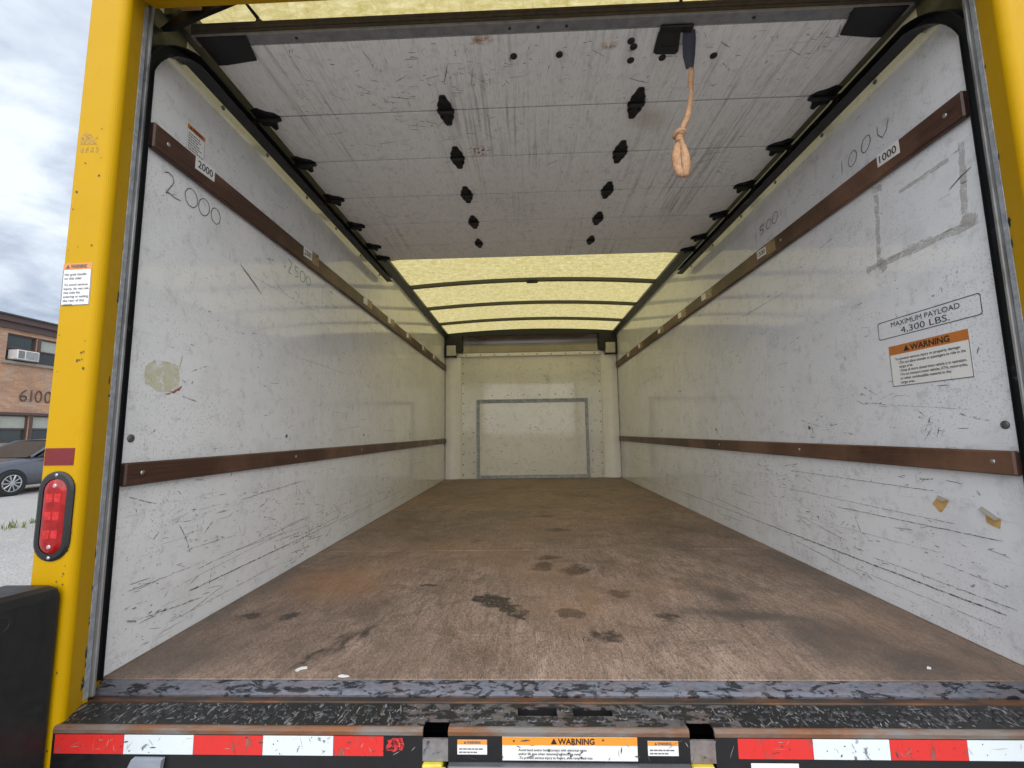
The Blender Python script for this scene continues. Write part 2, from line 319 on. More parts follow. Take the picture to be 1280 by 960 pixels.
def mk_lens():
    m = MT('lamp_lens', 0.12, col=(0.55, 0.012, 0.012))
    v = m.noise(55, 3, 0.6)
    m.col(m.mix(m.rng(v, 0.35, 0.65), (0.26, 0.004, 0.006), (0.42, 0.010, 0.011))); m.bump(v, 0.0012, 0.4); M['lamp_lens'] = m.m
plain('lamp_lens_bright', (0.55, 0.02, 0.02), 0.25, 0, 0.25, 90)
mk_lens()
def mk_brick():
    m = MT('facade_brick', 0.85)
    b = m.n('ShaderNodeTexBrick'); v = m.n('ShaderNodeCombineXYZ'); s = m.n('ShaderNodeSeparateXYZ'); m.link(m.co(), s.inputs[0])
    m.link(s.outputs[1], v.inputs[0]); m.link(s.outputs[2], v.inputs[1]); m.link(v.outputs[0], b.inputs['Vector'])
    b.inputs['Scale'].default_value = 1.0; b.inputs['Brick Width'].default_value = 0.215; b.inputs['Row Height'].default_value = 0.073; b.inputs['Mortar Size'].default_value = 0.009
    b.inputs['Color1'].default_value = (0.58, 0.33, 0.19, 1); b.inputs['Color2'].default_value = (0.45, 0.235, 0.135, 1); b.inputs['Mortar'].default_value = (0.40, 0.35, 0.30, 1)
    c = m.mix(m.math('MULTIPLY', m.rng(m.noise(1.1, 5, 0.6, stretch=(1, 1, 1.6)), 0.5, 0.66), 0.55), b.outputs[0], (0.36, 0.17, 0.095))
    c = m.mix(m.math('MULTIPLY', m.rng(m.noise(7, 5, 0.7), 0.56, 0.7), 0.5), c, (0.60, 0.52, 0.44))
    m.col(c); m.bump(b.outputs['Fac'], -0.006, 0.5); M['facade_brick'] = m.m
mk_brick()
def mk_ground():
    m = MT('gravel_asphalt', 0.9)
    b = m.noise(0.5, 5, 0.6); f = m.noise(45, 6, 0.75); f2 = m.noise(9, 6, 0.7)
    c = m.mix(m.rng(b, 0.3, 0.7), (0.42, 0.41, 0.39), (0.52, 0.505, 0.485))
    c = m.mix(m.rng(f, 0.42, 0.7), c, (0.13, 0.127, 0.122)); c = m.mix(m.math('MULTIPLY', m.rng(f2, 0.52, 0.7), 0.5), c, (0.56, 0.55, 0.53))
    m.col(c); m.bump(m.mix(0.5, f, f2), 0.03, 0.6); M['gravel_asphalt'] = m.m
mk_ground()

# ------------------------------------------------------------------ mesh helpers
class MB:
    def __init__(s): s.v = []; s.f = []
    def add(s, vs, fs):
        k = len(s.v); s.v += [tuple(v) for v in vs]; s.f += [tuple(i+k for i in f) for f in fs]; return s
    def box(s, x0, x1, y0, y1, z0, z1):
        return s.add([(x0, y0, z0), (x1, y0, z0), (x1, y1, z0), (x0, y1, z0), (x0, y0, z1), (x1, y0, z1), (x1, y1, z1), (x0, y1, z1)],
                     [(0, 3, 2, 1), (4, 5, 6, 7), (0, 1, 5, 4), (1, 2, 6, 5), (2, 3, 7, 6), (3, 0, 4, 7)])
    def bbox(s, x0, x1, y0, y1, z0, z1, r):
        # chamfered box: 24 verts
        c = ((x0+x1)/2, (y0+y1)/2, (z0+z1)/2); h = (abs(x1-x0)/2, abs(y1-y0)/2, abs(z1-z0)/2); r = min(r, *[k*0.45 for k in h])
        vs = []; idx = {}
        for sx in (-1, 1):
            for sy in (-1, 1):
                for sz in (-1, 1):
                    sg = (sx, sy, sz)
                    for a in range(3):
                        p = [c[i]+sg[i]*(h[i] if i == a else h[i]-r) for i in range(3)]
                        idx[(sx, sy, sz, a)] = len(vs); vs.append(p)
        fs = []
        def quad(ids):
            P = [Vector(vs[i]) for i in ids]; n = (P[1]-P[0]).cross(P[2]-P[0]); mid = sum(P, Vector())/len(P)-Vector(c)
            fs.append(tuple(ids) if n.dot(mid) > 0 else tuple(reversed(ids)))
        for a in range(3):
            b, d = [i for i in range(3) if i != a]
            for sa in (-1, 1):
                ids = []
                for sb, sd in ((-1, -1), (1, -1), (1, 1), (-1, 1)):
                    k = [0, 0, 0]; k[a] = sa; k[b] = sb; k[d] = sd; ids.append(idx[(*k, a)])
                quad(ids)
            for sb in (-1, 1):
                for sd in (-1, 1):
                    k1 = [0, 0, 0]; k2 = [0, 0, 0]; k1[a] = -1; k2[a] = 1; k1[b] = k2[b] = sb; k1[d] = k2[d] = sd
                    quad([idx[(*k1, b)], idx[(*k2, b)], idx[(*k2, d)], idx[(*k1, d)]])
        for sx in (-1, 1):
            for sy in (-1, 1):
                for sz in (-1, 1): quad([idx[(sx, sy, sz, 0)], idx[(sx, sy, sz, 1)], idx[(sx, sy, sz, 2)]])
        return s.add(vs, fs)
    def prism(s, pts, axis, a, b):
        # pts: 2D polygon; axis 0 -> (y,z), 1 -> (x,z), 2 -> (x,y)
        def P(p, t): return (t, p[0], p[1]) if axis == 0 else ((p[0], t, p[1]) if axis == 1 else (p[0], p[1], t))
        n = len(pts); vs = [P(p, a) for p in pts]+[P(p, b) for p in pts]
        ar = sum(pts[i][0]*pts[(i+1) % n][1]-pts[(i+1) % n][0]*pts[i][1] for i in range(n))
        fl = (ar > 0) ^ (b < a) ^ (axis == 1)
        fs = [tuple(range(n)), tuple(range(2*n-1, n-1, -1))] + [(i, i+n, (i+1) % n+n, (i+1) % n) for i in range(n)]
        if fl: fs = [tuple(reversed(f)) for f in fs]
        return s.add(vs, fs)
    def strip(s, pl, axis, a, b):
        # open polyline swept along an axis (sheet)
        def P(p, t): return (t, p[0], p[1]) if axis == 0 else ((p[0], t, p[1]) if axis == 1 else (p[0], p[1], t))
        n = len(pl); return s.add([P(p, a) for p in pl]+[P(p, b) for p in pl], [(i, i+1, i+1+n, i+n) for i in range(n-1)])
    def tube(s, pts, rad, seg=8, cap=True):
        pts = [Vector(p) for p in pts]; rads = rad if isinstance(rad, (list, tuple)) else [rad]*len(pts); vs = []; fs = []
        pv = None
        for i, p in enumerate(pts):
            d = (pts[min(i+1, len(pts)-1)]-pts[max(i-1, 0)]).normalized()
            if pv is None: pv = d.orthogonal().normalized()
            pv = (pv-d*pv.dot(d)).normalized(); q = d.cross(pv)
            for k in range(seg):
                t = 2*math.pi*k/seg; vs.append(p+(pv*math.cos(t)+q*math.sin(t))*rads[i])
        for i in range(len(pts)-1):
            for k in range(seg): fs.append((i*seg+k, i*seg+(k+1) % seg, (i+1)*seg+(k+1) % seg, (i+1)*seg+k))
        if cap: fs += [tuple(reversed(range(seg))), tuple(range((len(pts)-1)*seg, len(pts)*seg))]
        return s.add(vs, fs)
    def lathe(s, prof, o, ax, seg=16):
        # prof: (radius, height) list revolved about ax from o
        ax = Vector(ax).normalized(); a = ax.orthogonal().normalized(); b = ax.cross(a); o = Vector(o); vs = []; fs = []
        for r, h in prof:
            for k in range(seg):
                t = 2*math.pi*k/seg; vs.append(o+ax*h+(a*math.cos(t)+b*math.sin(t))*r)
        for i in range(len(prof)-1):
            for k in range(seg): fs.append((i*seg+k, i*seg+(k+1) % seg, (i+1)*seg+(k+1) % seg, (i+1)*seg+k))
        fs += [tuple(reversed(range(seg))), tuple(range((len(prof)-1)*seg, len(prof)*seg))]
        return s.add(vs, fs)
    def build(s, name, mat, parent=None, smooth=False, loc=None):
        me = bpy.data.meshes.new(name); me.from_pydata(s.v, [], s.f); me.update()
        me.materials.append(M[mat])
        if smooth: me.polygons.foreach_set('use_smooth', [True]*len(me.polygons))
        o = bpy.data.objects.new(name, me); C.objects.link(o)
        if parent: o.parent = parent
        if loc: o.location = loc
        return o
def copy(o, parent, loc=None, rot=None, scale=None):
    c = o.copy(); C.objects.link(c); c.parent = parent
    if loc is not None: c.location = loc
    if rot is not None: c.rotation_euler = rot
    if scale is not None: c.scale = scale
    return c
def empty(name, loc=(0, 0, 0)):
    o = bpy.data.objects.new(name, None); C.objects.link(o); o.location = loc; o.empty_display_size = 0.2; return o
def tag(o, label, cat=None, group=None, kind=None):
    if label: o['label'] = label
    if cat: o['category'] = cat
    if group: o['group'] = group
    if kind: o['kind'] = kind
    return o

TXT = {}
def text_geo(t, bold=0.0):
    k = (t, bold)
    if k not in TXT:
        cu = bpy.data.curves.new('t', 'FONT'); cu.body = t; cu.size = 1; cu.resolution_u = 3; cu.offset = bold
        ob = bpy.data.objects.new('t', cu); C.objects.link(ob); bpy.context.view_layer.update()
        dg = bpy.context.evaluated_depsgraph_get(); me = bpy.data.meshes.new_from_object(ob.evaluated_get(dg))
        vs = [(v.co.x, v.co.y) for v in me.vertices]; fs = [tuple(p.vertices) for p in me.polygons]
        bpy.data.objects.remove(ob); bpy.data.curves.remove(cu); bpy.data.meshes.remove(me)
        TXT[k] = (vs, fs)
    return TXT[k]
class Plane:
    # flat frame on a surface: o = lower-left corner, r = right, u = up, n = outward normal
    def __init__(s, o, r, u): s.o = Vector(o); s.r = Vector(r).normalized(); s.u = Vector(u).normalized(); s.n = s.r.cross(s.u)
    def p(s, x, y, h=0.0): return s.o+s.r*x+s.u*y+s.n*h
    def poly(s, mb, pts, h): mb.add([s.p(x, y, h) for x, y in pts], [tuple(range(len(pts)))])
    def rect(s, mb, x0, y0, x1, y1, h): s.poly(mb, [(x0, y0), (x1, y0), (x1, y1), (x0, y1)], h)
    def sheet(s, mb, x0, y0, x1, y1, h0, h1):
        q = [(x0, y0), (x1, y0), (x1, y1), (x0, y1)]
        mb.add([s.p(x, y, h0) for x, y in q]+[s.p(x, y, h1) for x, y in q], [(4, 5, 6, 7), (0, 1, 5, 4), (1, 2, 6, 5), (2, 3, 7, 6), (3, 0, 4, 7)])
    def text(s, mb, t, x, y, hgt, h, width=None, bold=0.0, center=False):
        vs, fs = text_geo(t, bold)
        if not vs: return
        sc = hgt/0.70; sx = sc
        w_ = max(v[0] for v in vs)-min(v[0] for v in vs); x0 = min(v[0] for v in vs)
        if width: sx = width/w_
        if center: x = x-w_*sx/2
        mb.add([s.p(x+(a-x0)*sx, y+b*sc, h) for a, b in vs], fs)
    def stroke(s, mb, pts, wd, h):
        n = len(pts); L = []; Rr = []
        for i in range(n):
            a = pts[max(i-1, 0)]; b = pts[min(i+1, n-1)]; dx_, dy_ = b[0]-a[0], b[1]-a[1]; l = math.hypot(dx_, dy_) or 1
            k = wd/2*(0.35 if i in (0, n-1) else 1.0)
            L.append((pts[i][0]-dy_/l*k, pts[i][1]+dx_/l*k)); Rr.append((pts[i][0]+dy_/l*k, pts[i][1]-dx_/l*k))
        m_ = len(mb.v)
        mb.add([s.p(*q, h) for q in L]+[s.p(*q, h) for q in Rr], [(n+i, n+i+1, i+1, i) for i in range(n-1)])
def scratches(pl, name, parent, n, region, mat, seed, horiz=0.7, lmin=0.004, lmax=0.07, wmin=0.0004, wmax=0.0018, lowbias=1.0, h=0.0008, clusters=14, ang=0.0, spread=0.12):
    rg = random.Random(seed); mb = MB(); x0, x1, y0, y1 = region
    cl = [(rg.uniform(x0, x1), y0+(y1-y0)*rg.random()**lowbias, rg.uniform(0.02, 0.22), rg.uniform(0.015, 0.09)) for _ in range(clusters)]
    for i in range(n):
        if rg.random() < 0.72:
            c = rg.choice(cl); x = rg.gauss(c[0], c[2]); y = rg.gauss(c[1], c[3])
        else: x = rg.uniform(x0, x1); y = y0+(y1-y0)*rg.random()**lowbias
        l = lmin*(lmax/lmin)**(rg.random()**2.2); a = rg.gauss(ang, spread) if rg.random() < horiz else rg.uniform(0, math.pi)
        k = max(2, int(l/0.012)+1); px, py = x, y; pts = [(px, py)]
        for _ in range(k):
            a += rg.gauss(0, 0.05); px += math.cos(a)*l/k; py += math.sin(a)*l/k; pts.append((px, py))
        if all(x0 < q[0] < x1 and y0 < q[1] < y1 for q in pts):
            pl.stroke(mb, pts, rg.uniform(wmin, wmax)*(1.6 if l < 0.02 else 1), h+0.0001*(i % 7))
    o = mb.build(name, mat, parent); o['kind'] = 'stuff'
    return o

# ------------------------------------------------------------------ setting: ground
GZ = -0.8
g = MB(); g.add([(-500, -500, GZ), (500, -500, GZ), (500, 500, GZ), (-500, 500, GZ)], [(0, 1, 2, 3)])
tag(g.build('ground', 'gravel_asphalt'), None, kind='structure')

# ------------------------------------------------------------------ the box truck
WX, LY, ZR = 1.146, 4.6, 1.90
T = empty('box_truck', (0, 2.0, GZ))
T.location = (0, 0, 0)
tag(T, 'yellow box truck seen into its empty white cargo box through the open rear', 'truck')

# floor
fl = MB(); fl.box(-1.18, 1.18, 0.0, 4.66, -0.12, -0.019); floor = fl.build('cargo_floor', 'chassis_black', T)
for i in range(4):
    m = MB(); m.bbox(-WX+0.001, WX-0.001, i*LY/4+(0.0035 if i else 0.0), (i+1)*LY/4-0.0035, -0.018, 0.0, 0.002); m.build('plywood_sheet', 'plywood', floor)

# side walls with their panels
seams = [0.0, 1.08, 2.30, 3.46, 4.6]
walls = {}
for sd, mt in ((-1, 'wall_left'), (1, 'wall_right')):
    m = MB(); m.box(sd*(WX+0.006), sd*1.184, 0.0, 4.66, -0.12, 1.93)
    wl = m.build('side_wall', 'yellow_paint', T); walls[sd] = wl
    wl['label'] = ('left' if sd < 0 else 'right') + ' cargo wall lined with scuffed white panels'
    for i in range(4):
        m = MB(); m.bbox(sd*WX, sd*(WX+0.006), seams[i]+(0.001 if i else 0), seams[i+1]-0.001, 0.0, 1.895, 0.0005); m.build('wall_panel', mt, wl)
PL = Plane((-WX, 0, 0), (0, 1, 0), (0, 0, 1)); PR = Plane((WX, 0, 0), (0, -1, 0), (0, 0, 1))
# on the right wall plane x runs to -Y: x = -Y
scratches(PL, 'scratch_marks', walls[-1], 700, (0.02, 4.55, 0.02, 0.46), 'scratch', 1, 0.72, lowbias=1.5, clusters=30)
scratches(PL, 'scratch_marks', walls[-1], 330, (0.02, 4.55, 0.54, 1.40), 'scratch', 2, 0.5, lmax=0.06, clusters=26)
scratches(PL, 'scratch_marks', walls[-1], 160, (0.06, 4.4, 1.52, 1.72), 'scratch', 3, 0.4, lmax=0.05)
scratches(PL, 'scuff_marks', walls[-1], 650, (0.02, 4.55, 0.02, 1.40), 'scuff', 4, 0.45, lmin=0.015, lmax=0.12, wmin=0.001, wmax=0.005, lowbias=1.3, clusters=30)
scratches(PR, 'scratch_marks', walls[1], 750, (-4.55, -0.02, 0.02, 0.46), 'scratch', 5, 0.72, lowbias=1.4, clusters=32)
scratches(PR, 'scratch_marks', walls[1], 330, (-4.55, -0.02, 0.54, 1.40), 'scratch', 6, 0.5, lmax=0.06, clusters=26)
scratches(PR, 'scratch_marks', walls[1], 150, (-4.4, -0.06, 1.52, 1.72), 'scratch', 7, 0.4, lmax=0.05)
scratches(PR, 'scuff_marks', walls[1], 700, (-4.55, -0.02, 0.02, 1.40), 'scuff', 8, 0.45, lmin=0.015, lmax=0.12, wmin=0.001, wmax=0.005, lowbias=1.3, clusters=30)
# long gouges where pallets rubbed
rg = random.Random(21)
def gouge(pl, x0, x1, z, wd, par, n=60, dz=0.0):
    mb = MB(); pl.stroke(mb, [(x0+(x1-x0)*i/n, z+dz*i/n+rg.gauss(0, 0.0007)) for i in range(n+1)], wd, 0.0018); mb.build('gouge', 'gouge', par)
gouge(PL, 0.27, 1.13, 0.113, 0.0034, walls[-1]); gouge(PL, 1.1, 2.9, 0.118, 0.002, walls[-1]); gouge(PL, 0.2, 0.75, 0.05, 0.0015, walls[-1]); gouge(PL, 0.5, 0.95, 0.36, 0.002, walls[-1], 40, 0.02)
gouge(PR, -1.2, -0.086, 0.109, 0.0042, walls[1]); gouge(PR, -2.5, -1.2, 0.109, 0.0024, walls[1]); gouge(PR, -0.95, -0.24, 0.40, 0.0018, walls[1]); gouge(PR, -1.05, -0.19, 0.315, 0.0015, walls[1]); gouge(PR, -0.6, -0.1, 0.07, 0.0013, walls[1])
rgd = random.Random(63)
for pl_, sg, wl_ in ((PL, 1, walls[-1]), (PR, -1, walls[1])):
    for k in range(26):
        y0_ = 0.05+4.0*rgd.random()**1.4; l_ = rgd.uniform(0.12, 0.7); z_ = rgd.choice((rgd.uniform(0.03, 0.40), rgd.uniform(0.03, 0.2), rgd.uniform(0.56, 1.3)))
        mb = MB(); n_ = 24; dz_ = rgd.gauss(0, 0.02); pl_.stroke(mb, [(sg*(y0_+l_*i/n_), z_+dz_*i/n_+rgd.gauss(0, 0.0006)) for i in range(n_+1)], rgd.uniform(0.0008, 0.0024), 0.0019); mb.build('drag_scratch', 'gouge', wl_)
# wide gash in the left wall, half way up
mb = MB(); PL.stroke(mb, [(0.42, 1.245), (0.46, 1.225), (0.52, 1.195), (0.56, 1.17)], 0.004, 0.0014); mb.build('gouge', 'scratch', walls[-1])
mb = MB(); PR.stroke(mb, [(-0.085, 1.262), (-0.05, 1.28), (-0.02, 1.29)], 0.004, 0.0014); mb.build('gouge', 'scratch', walls[1])

# rails of dark wood, with bolts
def dome(r=0.011, h=0.005): return MB().lathe([(r, -0.002), (r, h*0.35), (r*0.8, h*0.75), (r*0.4, h)], (0, 0, 0), (1, 0, 0), 12)
bolt_p = None
def bolt(parent, loc, sd, mat='bolt_steel', sc=1.0, cache={}):
    if mat not in cache:
        o = dome().build('bolt', mat, parent, True); cache[mat] = o
    else: o = copy(cache[mat], parent)
    o.location = loc; o.rotation_euler = (0, 0, 0 if sd < 0 else math.pi); o.scale = (sc, sc, sc)
    return o
for sd in (-1, 1):
    for z0, z1 in ((1.424, 1.502), (0.468, 0.529)):
        m = MB(); a, b = sd*(WX-0.001), sd*(WX-0.02)
        m.bbox(min(a, b), max(a, b), 0.0, LY-0.002, z0, z1, 0.004)
        r = m.build('wooden_rail', 'rail_wood', T)
        r['label'] = ('upper' if z0 > 1 else 'lower') + ' dark wooden rail along the ' + ('left' if sd < 0 else 'right') + ' wall'
        for k in range(7):
            y = 0.05+k*0.79 if k < 6 else LY-0.05
            bolt(r, (sd*(WX-0.02), y, (z0+z1)/2+0.002), sd, 'bolt_steel' if k < 3 else 'bolt_dull', 0.58)
    # bolts in the wall skin
    for k, y in enumerate((0.027, 0.79, 1.71, 2.83, 3.9)):
        bolt(walls[sd], (sd*WX, y, 0.594), sd, 'bolt_dull', 1.0 if k == 0 else 0.7)
    for k in range(6): bolt(walls[sd], (sd*WX, LY-0.05, 0.25+0.2*k), sd, 'bolt_dull', 0.8)

# --- labels on the rails: tape strip + white number
def number_label(sd, y, t, zc=1.48, w_=0.085, h_=0.044, tape=0.0, skew=0.004):
    if sd < 0: P = Plane((-WX+0.0212, y, zc-h_/2), (0, 1, 0.05), (0, 0, 1))
    else: P = Plane((WX-0.0212, y, zc-h_/2), (0, -1, -0.05), (0, 0, 1))
    mb = MB(); P.sheet(mb, 0, 0, w_, h_, -0.0012, 0.0); o = mb.build('number_label', 'label_white', T)
    if t:
        o['label'] = 'white sticker reading ' + t
        mb = MB(); P.text(mb, t, w_/2, h_*0.22, h_*0.56, 0.0006, w_*0.78, 0.012, True); mb.build('lettering', 'ink', o)
    if tape:
        mb = MB(); P.sheet(mb, w_+0.004, -0.008, w_+tape, h_+0.008, -0.0012, -0.0004); mb.build('tape_strip', 'tan_tape', o)
    return o
number_label(-1, 0.154, '2000'); number_label(-1, 0.835, '2500', 1.477, 0.08, 0.046, 0.07)
number_label(1, 0.283, '1000', 1.482); number_label(1, 1.044, '1500', 1.474, 0.08, 0.04, 0.08)
for y in (1.60, 2.10, 2.62, 3.2, 3.72): number_label(-1, y, None, 1.474, 0.07, 0.04, 0.09)
for y in (1.75, 2.2, 2.72, 3.40, 3.9): number_label(1, y, None, 1.474, 0.07, 0.04, 0.09)

# --- hand-written numbers on the walls
def hand(pl, wall, strokes, wd=0.0028, mat='pencil'):
    rg2 = random.Random(5)
    for st in strokes:
        mb = MB(); pts = []
        for i in range(len(st)-1):
            for k in range(4):
                t = k/4; pts.append((st[i][0]*(1-t)+st[i+1][0]*t+rg2.gauss(0, 0.0004), st[i][1]*(1-t)+st[i+1][1]*t+rg2.gauss(0, 0.0004)))
        pts.append(st[-1]); pl.stroke(mb, pts, wd, 0.0016); mb.build('handwritten_digit', mat, wall)
def zero(cx, cy, rx, ry, tilt=0.0, gap=0.0): return [(cx+rx*math.cos(t)+tilt*ry*math.sin(t), cy+ry*math.sin(t)) for t in [math.pi/2+gap+(2*math.pi-gap)*i/14 for i in range(15)]]
hand(PL, walls[-1], [[(0.064, 1.388), (0.078, 1.396), (0.094, 1.392), (0.100, 1.378), (0.092, 1.358), (0.074, 1.328), (0.088, 1.334), (0.104, 1.33), (0.132, 1.334)], zero(0.171, 1.366, 0.026, 0.030), zero(0.226, 1.365, 0.024, 0.030, 0.1), zero(0.281, 1.362, 0.022, 0.028)])
hand(PL, walls[-1], [[(0.735, 1.398), (0.77, 1.392), (0.765, 1.37), (0.745, 1.335), (0.772, 1.338)], [(0.832, 1.388), (0.80, 1.388), (0.802, 1.368), (0.825, 1.366), (0.828, 1.344), (0.802, 1.337)], zero(0.87, 1.362, 0.024, 0.026), zero(0.925, 1.36, 0.022, 0.022)])
hand(PR, walls[1], [[(-0.458, 1.602), (-0.463, 1.546)], zero(-0.407, 1.576, 0.02, 0.026, 0.2), zero(-0.343, 1.588, 0.02, 0.026, 0.25), [(-0.29, 1.615), (-0.292, 1.585), (-0.275, 1.562), (-0.258, 1.575), (-0.244, 1.612)]])
hand(PR, walls[1], [[(-1.075, 1.61), (-1.077, 1.575)], [(-0.99, 1.622), (-1.03, 1.62), (-1.032, 1.602), (-1.005, 1.6), (-1.005, 1.582), (-1.035, 1.576)], zero(-0.955, 1.6, 0.02, 0.022, 0.2), zero(-0.90, 1.604, 0.022, 0.026, 0.2)], 0.004)

# --- glue patch, red smear, tape residue, torn spots
def blob(pl, cx, cy, rx, ry, n=22, jit=0.12, seed=3):
    rg3 = random.Random(seed); return [(cx+rx*math.copysign(abs(math.cos(t))**0.6, math.cos(t))*(1+rg3.gauss(0, jit*0.5)), cy+ry*math.copysign(abs(math.sin(t))**0.6, math.sin(t))*(1+rg3.gauss(0, jit*0.5))) for t in [2*math.pi*i/n for i in range(n)]]
mb = MB(); PL.poly(mb, blob(PL, 0.115, 0.776, 0.062, 0.045), 0.0005); o = mb.build('glue_patch', 'glue_yellow', walls[-1]); o['label'] = 'pale yellow glue patch on the white wall'
mb = MB()
for k in range(5): PL.stroke(mb, [(0.125+0.006*k, 0.722+0.002*k), (0.15+0.004*k, 0.728+0.003*k), (0.172+0.003*k, 0.738+0.003*k), (0.184, 0.754)], 0.004, 0.001+0.0002*k)
mb.build('red_smear', 'red_smear', walls[-1])
def band(pl, a, b, wd, par, seed, h=0.0006):
    rg4 = random.Random(seed); n = 14; mb = MB(); up_ = []; dn = []
    L = math.hypot(b[0]-a[0], b[1]-a[1]); nx, ny = -(b[1]-a[1])/L, (b[0]-a[0])/L
    for i in range(n+1):
        t = i/n; x, y = a[0]+(b[0]-a[0])*t, a[1]+(b[1]-a[1])*t; k1, k2 = wd*(0.4+0.3*rg4.random()), wd*(0.4+0.3*rg4.random())
        up_.append((x+nx*k1, y+ny*k1)); dn.append((x-nx*k2, y-ny*k2))
    mb.add([pl.p(*q, h) for q in dn+up_], [(i, i+1, n+1+i+1, n+1+i) for i in range(n)]); return mb.build('tape_residue', 'tape_residue', par)
band(PR, (-0.326, 1.388), (-0.346, 1.14), 0.016, walls[1], 1); band(PR, (-0.40, 1.146), (-0.02, 1.139), 0.02, walls[1], 2, 0.0009); band(PR, (-0.036, 1.375), (-0.056, 1.14), 0.016, walls[1], 3)
band(PR, (-0.24, 1.346), (-0.075, 1.349), 0.012, walls[1], 4); band(PR, (-0.345, 1.16), (-0.325, 1.118), 0.026, walls[1], 5, 0.0012); band(PR, (-0.06, 1.165), (-0.028, 1.14), 0.03, walls[1], 6, 0.0012)
band(PR, (-0.34, 1.41), (-0.30, 1.40), 0.02, walls[1], 7, 0.0012)
mb = MB()
for a, b in (((-0.27, 1.158), (-0.15, 1.156)), ((-0.36, 1.143), (-0.24, 1.149)), ((-0.14, 1.15), (-0.06, 1.145))): PR.stroke(mb, [a, ((a[0]+b[0])/2, (a[1]+b[1])/2+0.002), b], 0.004, 0.0014)
mb.build('tape_residue', 'scuff', walls[1])
def torn(pts, flap, seed):
    mb = MB(); PR.poly(mb, pts, 0.0006); o = mb.build('torn_spot', 'bare_wood', walls[1]); o['label'] = 'torn spot baring tan wood below the rail'
    mb = MB()
    vs = [PR.p(*q, 0.0012) for q in flap[:2]]+[PR.p(*q, 0.012) for q in flap[2:]]
    mb.add(vs, [tuple(range(len(vs)))]); mb.add([v-PR.n*0.0008 for v in vs], [tuple(reversed(range(len(vs))))]); mb.build('torn_flap', 'torn_skin', walls[1])
torn([(-0.257, 0.361), (-0.236, 0.340), (-0.228, 0.341), (-0.202, 0.376), (-0.206, 0.382), (-0.233, 0.388), (-0.24, 0.381)], [(-0.236, 0.389), (-0.204, 0.381), (-0.21, 0.374), (-0.226, 0.379)], 1)
torn([(-0.106, 0.362), (-0.106, 0.336), (-0.09, 0.33), (-0.074, 0.326), (-0.067, 0.352), (-0.08, 0.357)], [(-0.112, 0.377), (-0.070, 0.352), (-0.074, 0.348), (-0.112, 0.370)], 2)

# --- stickers
def sticker(name, P, w_, h_, band_h, head, lines, lh, mats=('label_white', 'label_orange', 'ink'), parent=T, lab=None, border=True, head_h=0.6, tri=True, head_cx=0.55, text_x=0.08, head_w=None, rows=None):
    mb = MB(); P.sheet(mb, 0, 0, w_, h_, 0.0, 0.0008); o = mb.build(name, mats[0], parent)
    if lab: o['label'] = lab
    mb = MB(); P.rect(mb, 0, h_-band_h, w_, h_, 0.0012); mb.build('heading_band', mats[1], o)
    mb = MB(); hh = band_h*head_h; y0 = h_-band_h+(band_h-hh)/2
    P.text(mb, head, w_*head_cx, y0, hh, 0.0016, head_w or None, 0.03, True)
    if tri:
        tx = w_*head_cx-(head_w or hh*4.2)/2-hh*0.75; P.poly(mb, [(tx-hh*0.6, y0), (tx+hh*0.6, y0), (tx, y0+hh*1.05)], 0.0016)
    y = h_-band_h-lh*1.5
    for i, ln in enumerate(lines):
        if ln and ln[0] == '#':      # print too small to read: broken bars
            x_ = w_*text_x; rb = random.Random(len(lines)*10+i); xe = w_*(0.5+0.42*rb.random())
            while x_ < xe: l_ = w_*rb.uniform(0.05, 0.14); P.rect(mb, x_, y, min(x_+l_, w_*0.94), y+lh*0.36, 0.0016); x_ += l_+w_*0.025
        elif ln:
            xo = w_*text_x+(0.0 if rows is None else rows[i]); tv = text_geo(ln, 0.012)[0]; tw_ = (max(v[0] for v in tv)-min(v[0] for v in tv))*lh*0.62/0.70
            P.text(mb, ln, xo, y, lh*0.62, 0.0016, min(tw_, w_*0.95-xo), 0.012)
        y -= lh if ln else lh*0.6
    mb.build('lettering', mats[2], o)
    if border:
        mb = MB(); t = max(0.0011, w_*0.008)
        for r in ((0, 0, w_, t), (0, t, t, h_-band_h), (w_-t, t, w_, h_-band_h)): P.rect(mb, *r, 0.0014)
        mb.build('border_line', 'ink_grey', o)
    return o
sticker('warning_sticker', Plane((WX, 0.346, 0.7245), (0, -1, 0), (0, 0, 1)), 0.261, 0.134, 0.030, 'WARNING',
        ['To prevent serious injury or property damage:', '/ Do not allow animals or passengers to ride in the', '   cargo area.', '/ Keep all doors closed when vehicle is in operation.', '/ Do not transport motor vehicles, ATVs, motorcycles,', '   or other combustible material in the', '   cargo area.'], 0.0128, lab='white sticker with orange WARNING heading on right wall', head_w=0.128, rows=[0, 0.012, 0.012, 0.012, 0.012, 0.012, 0.012])
sticker('warning_sticker', Plane((-WX, 0.135, 1.511), (0, 1, 0), (0, 0, 1)), 0.076, 0.092, 0.016, 'WARNING',
        ['#']*8, 0.0088, lab='small white sticker with orange heading above left rail', head_w=0.042)
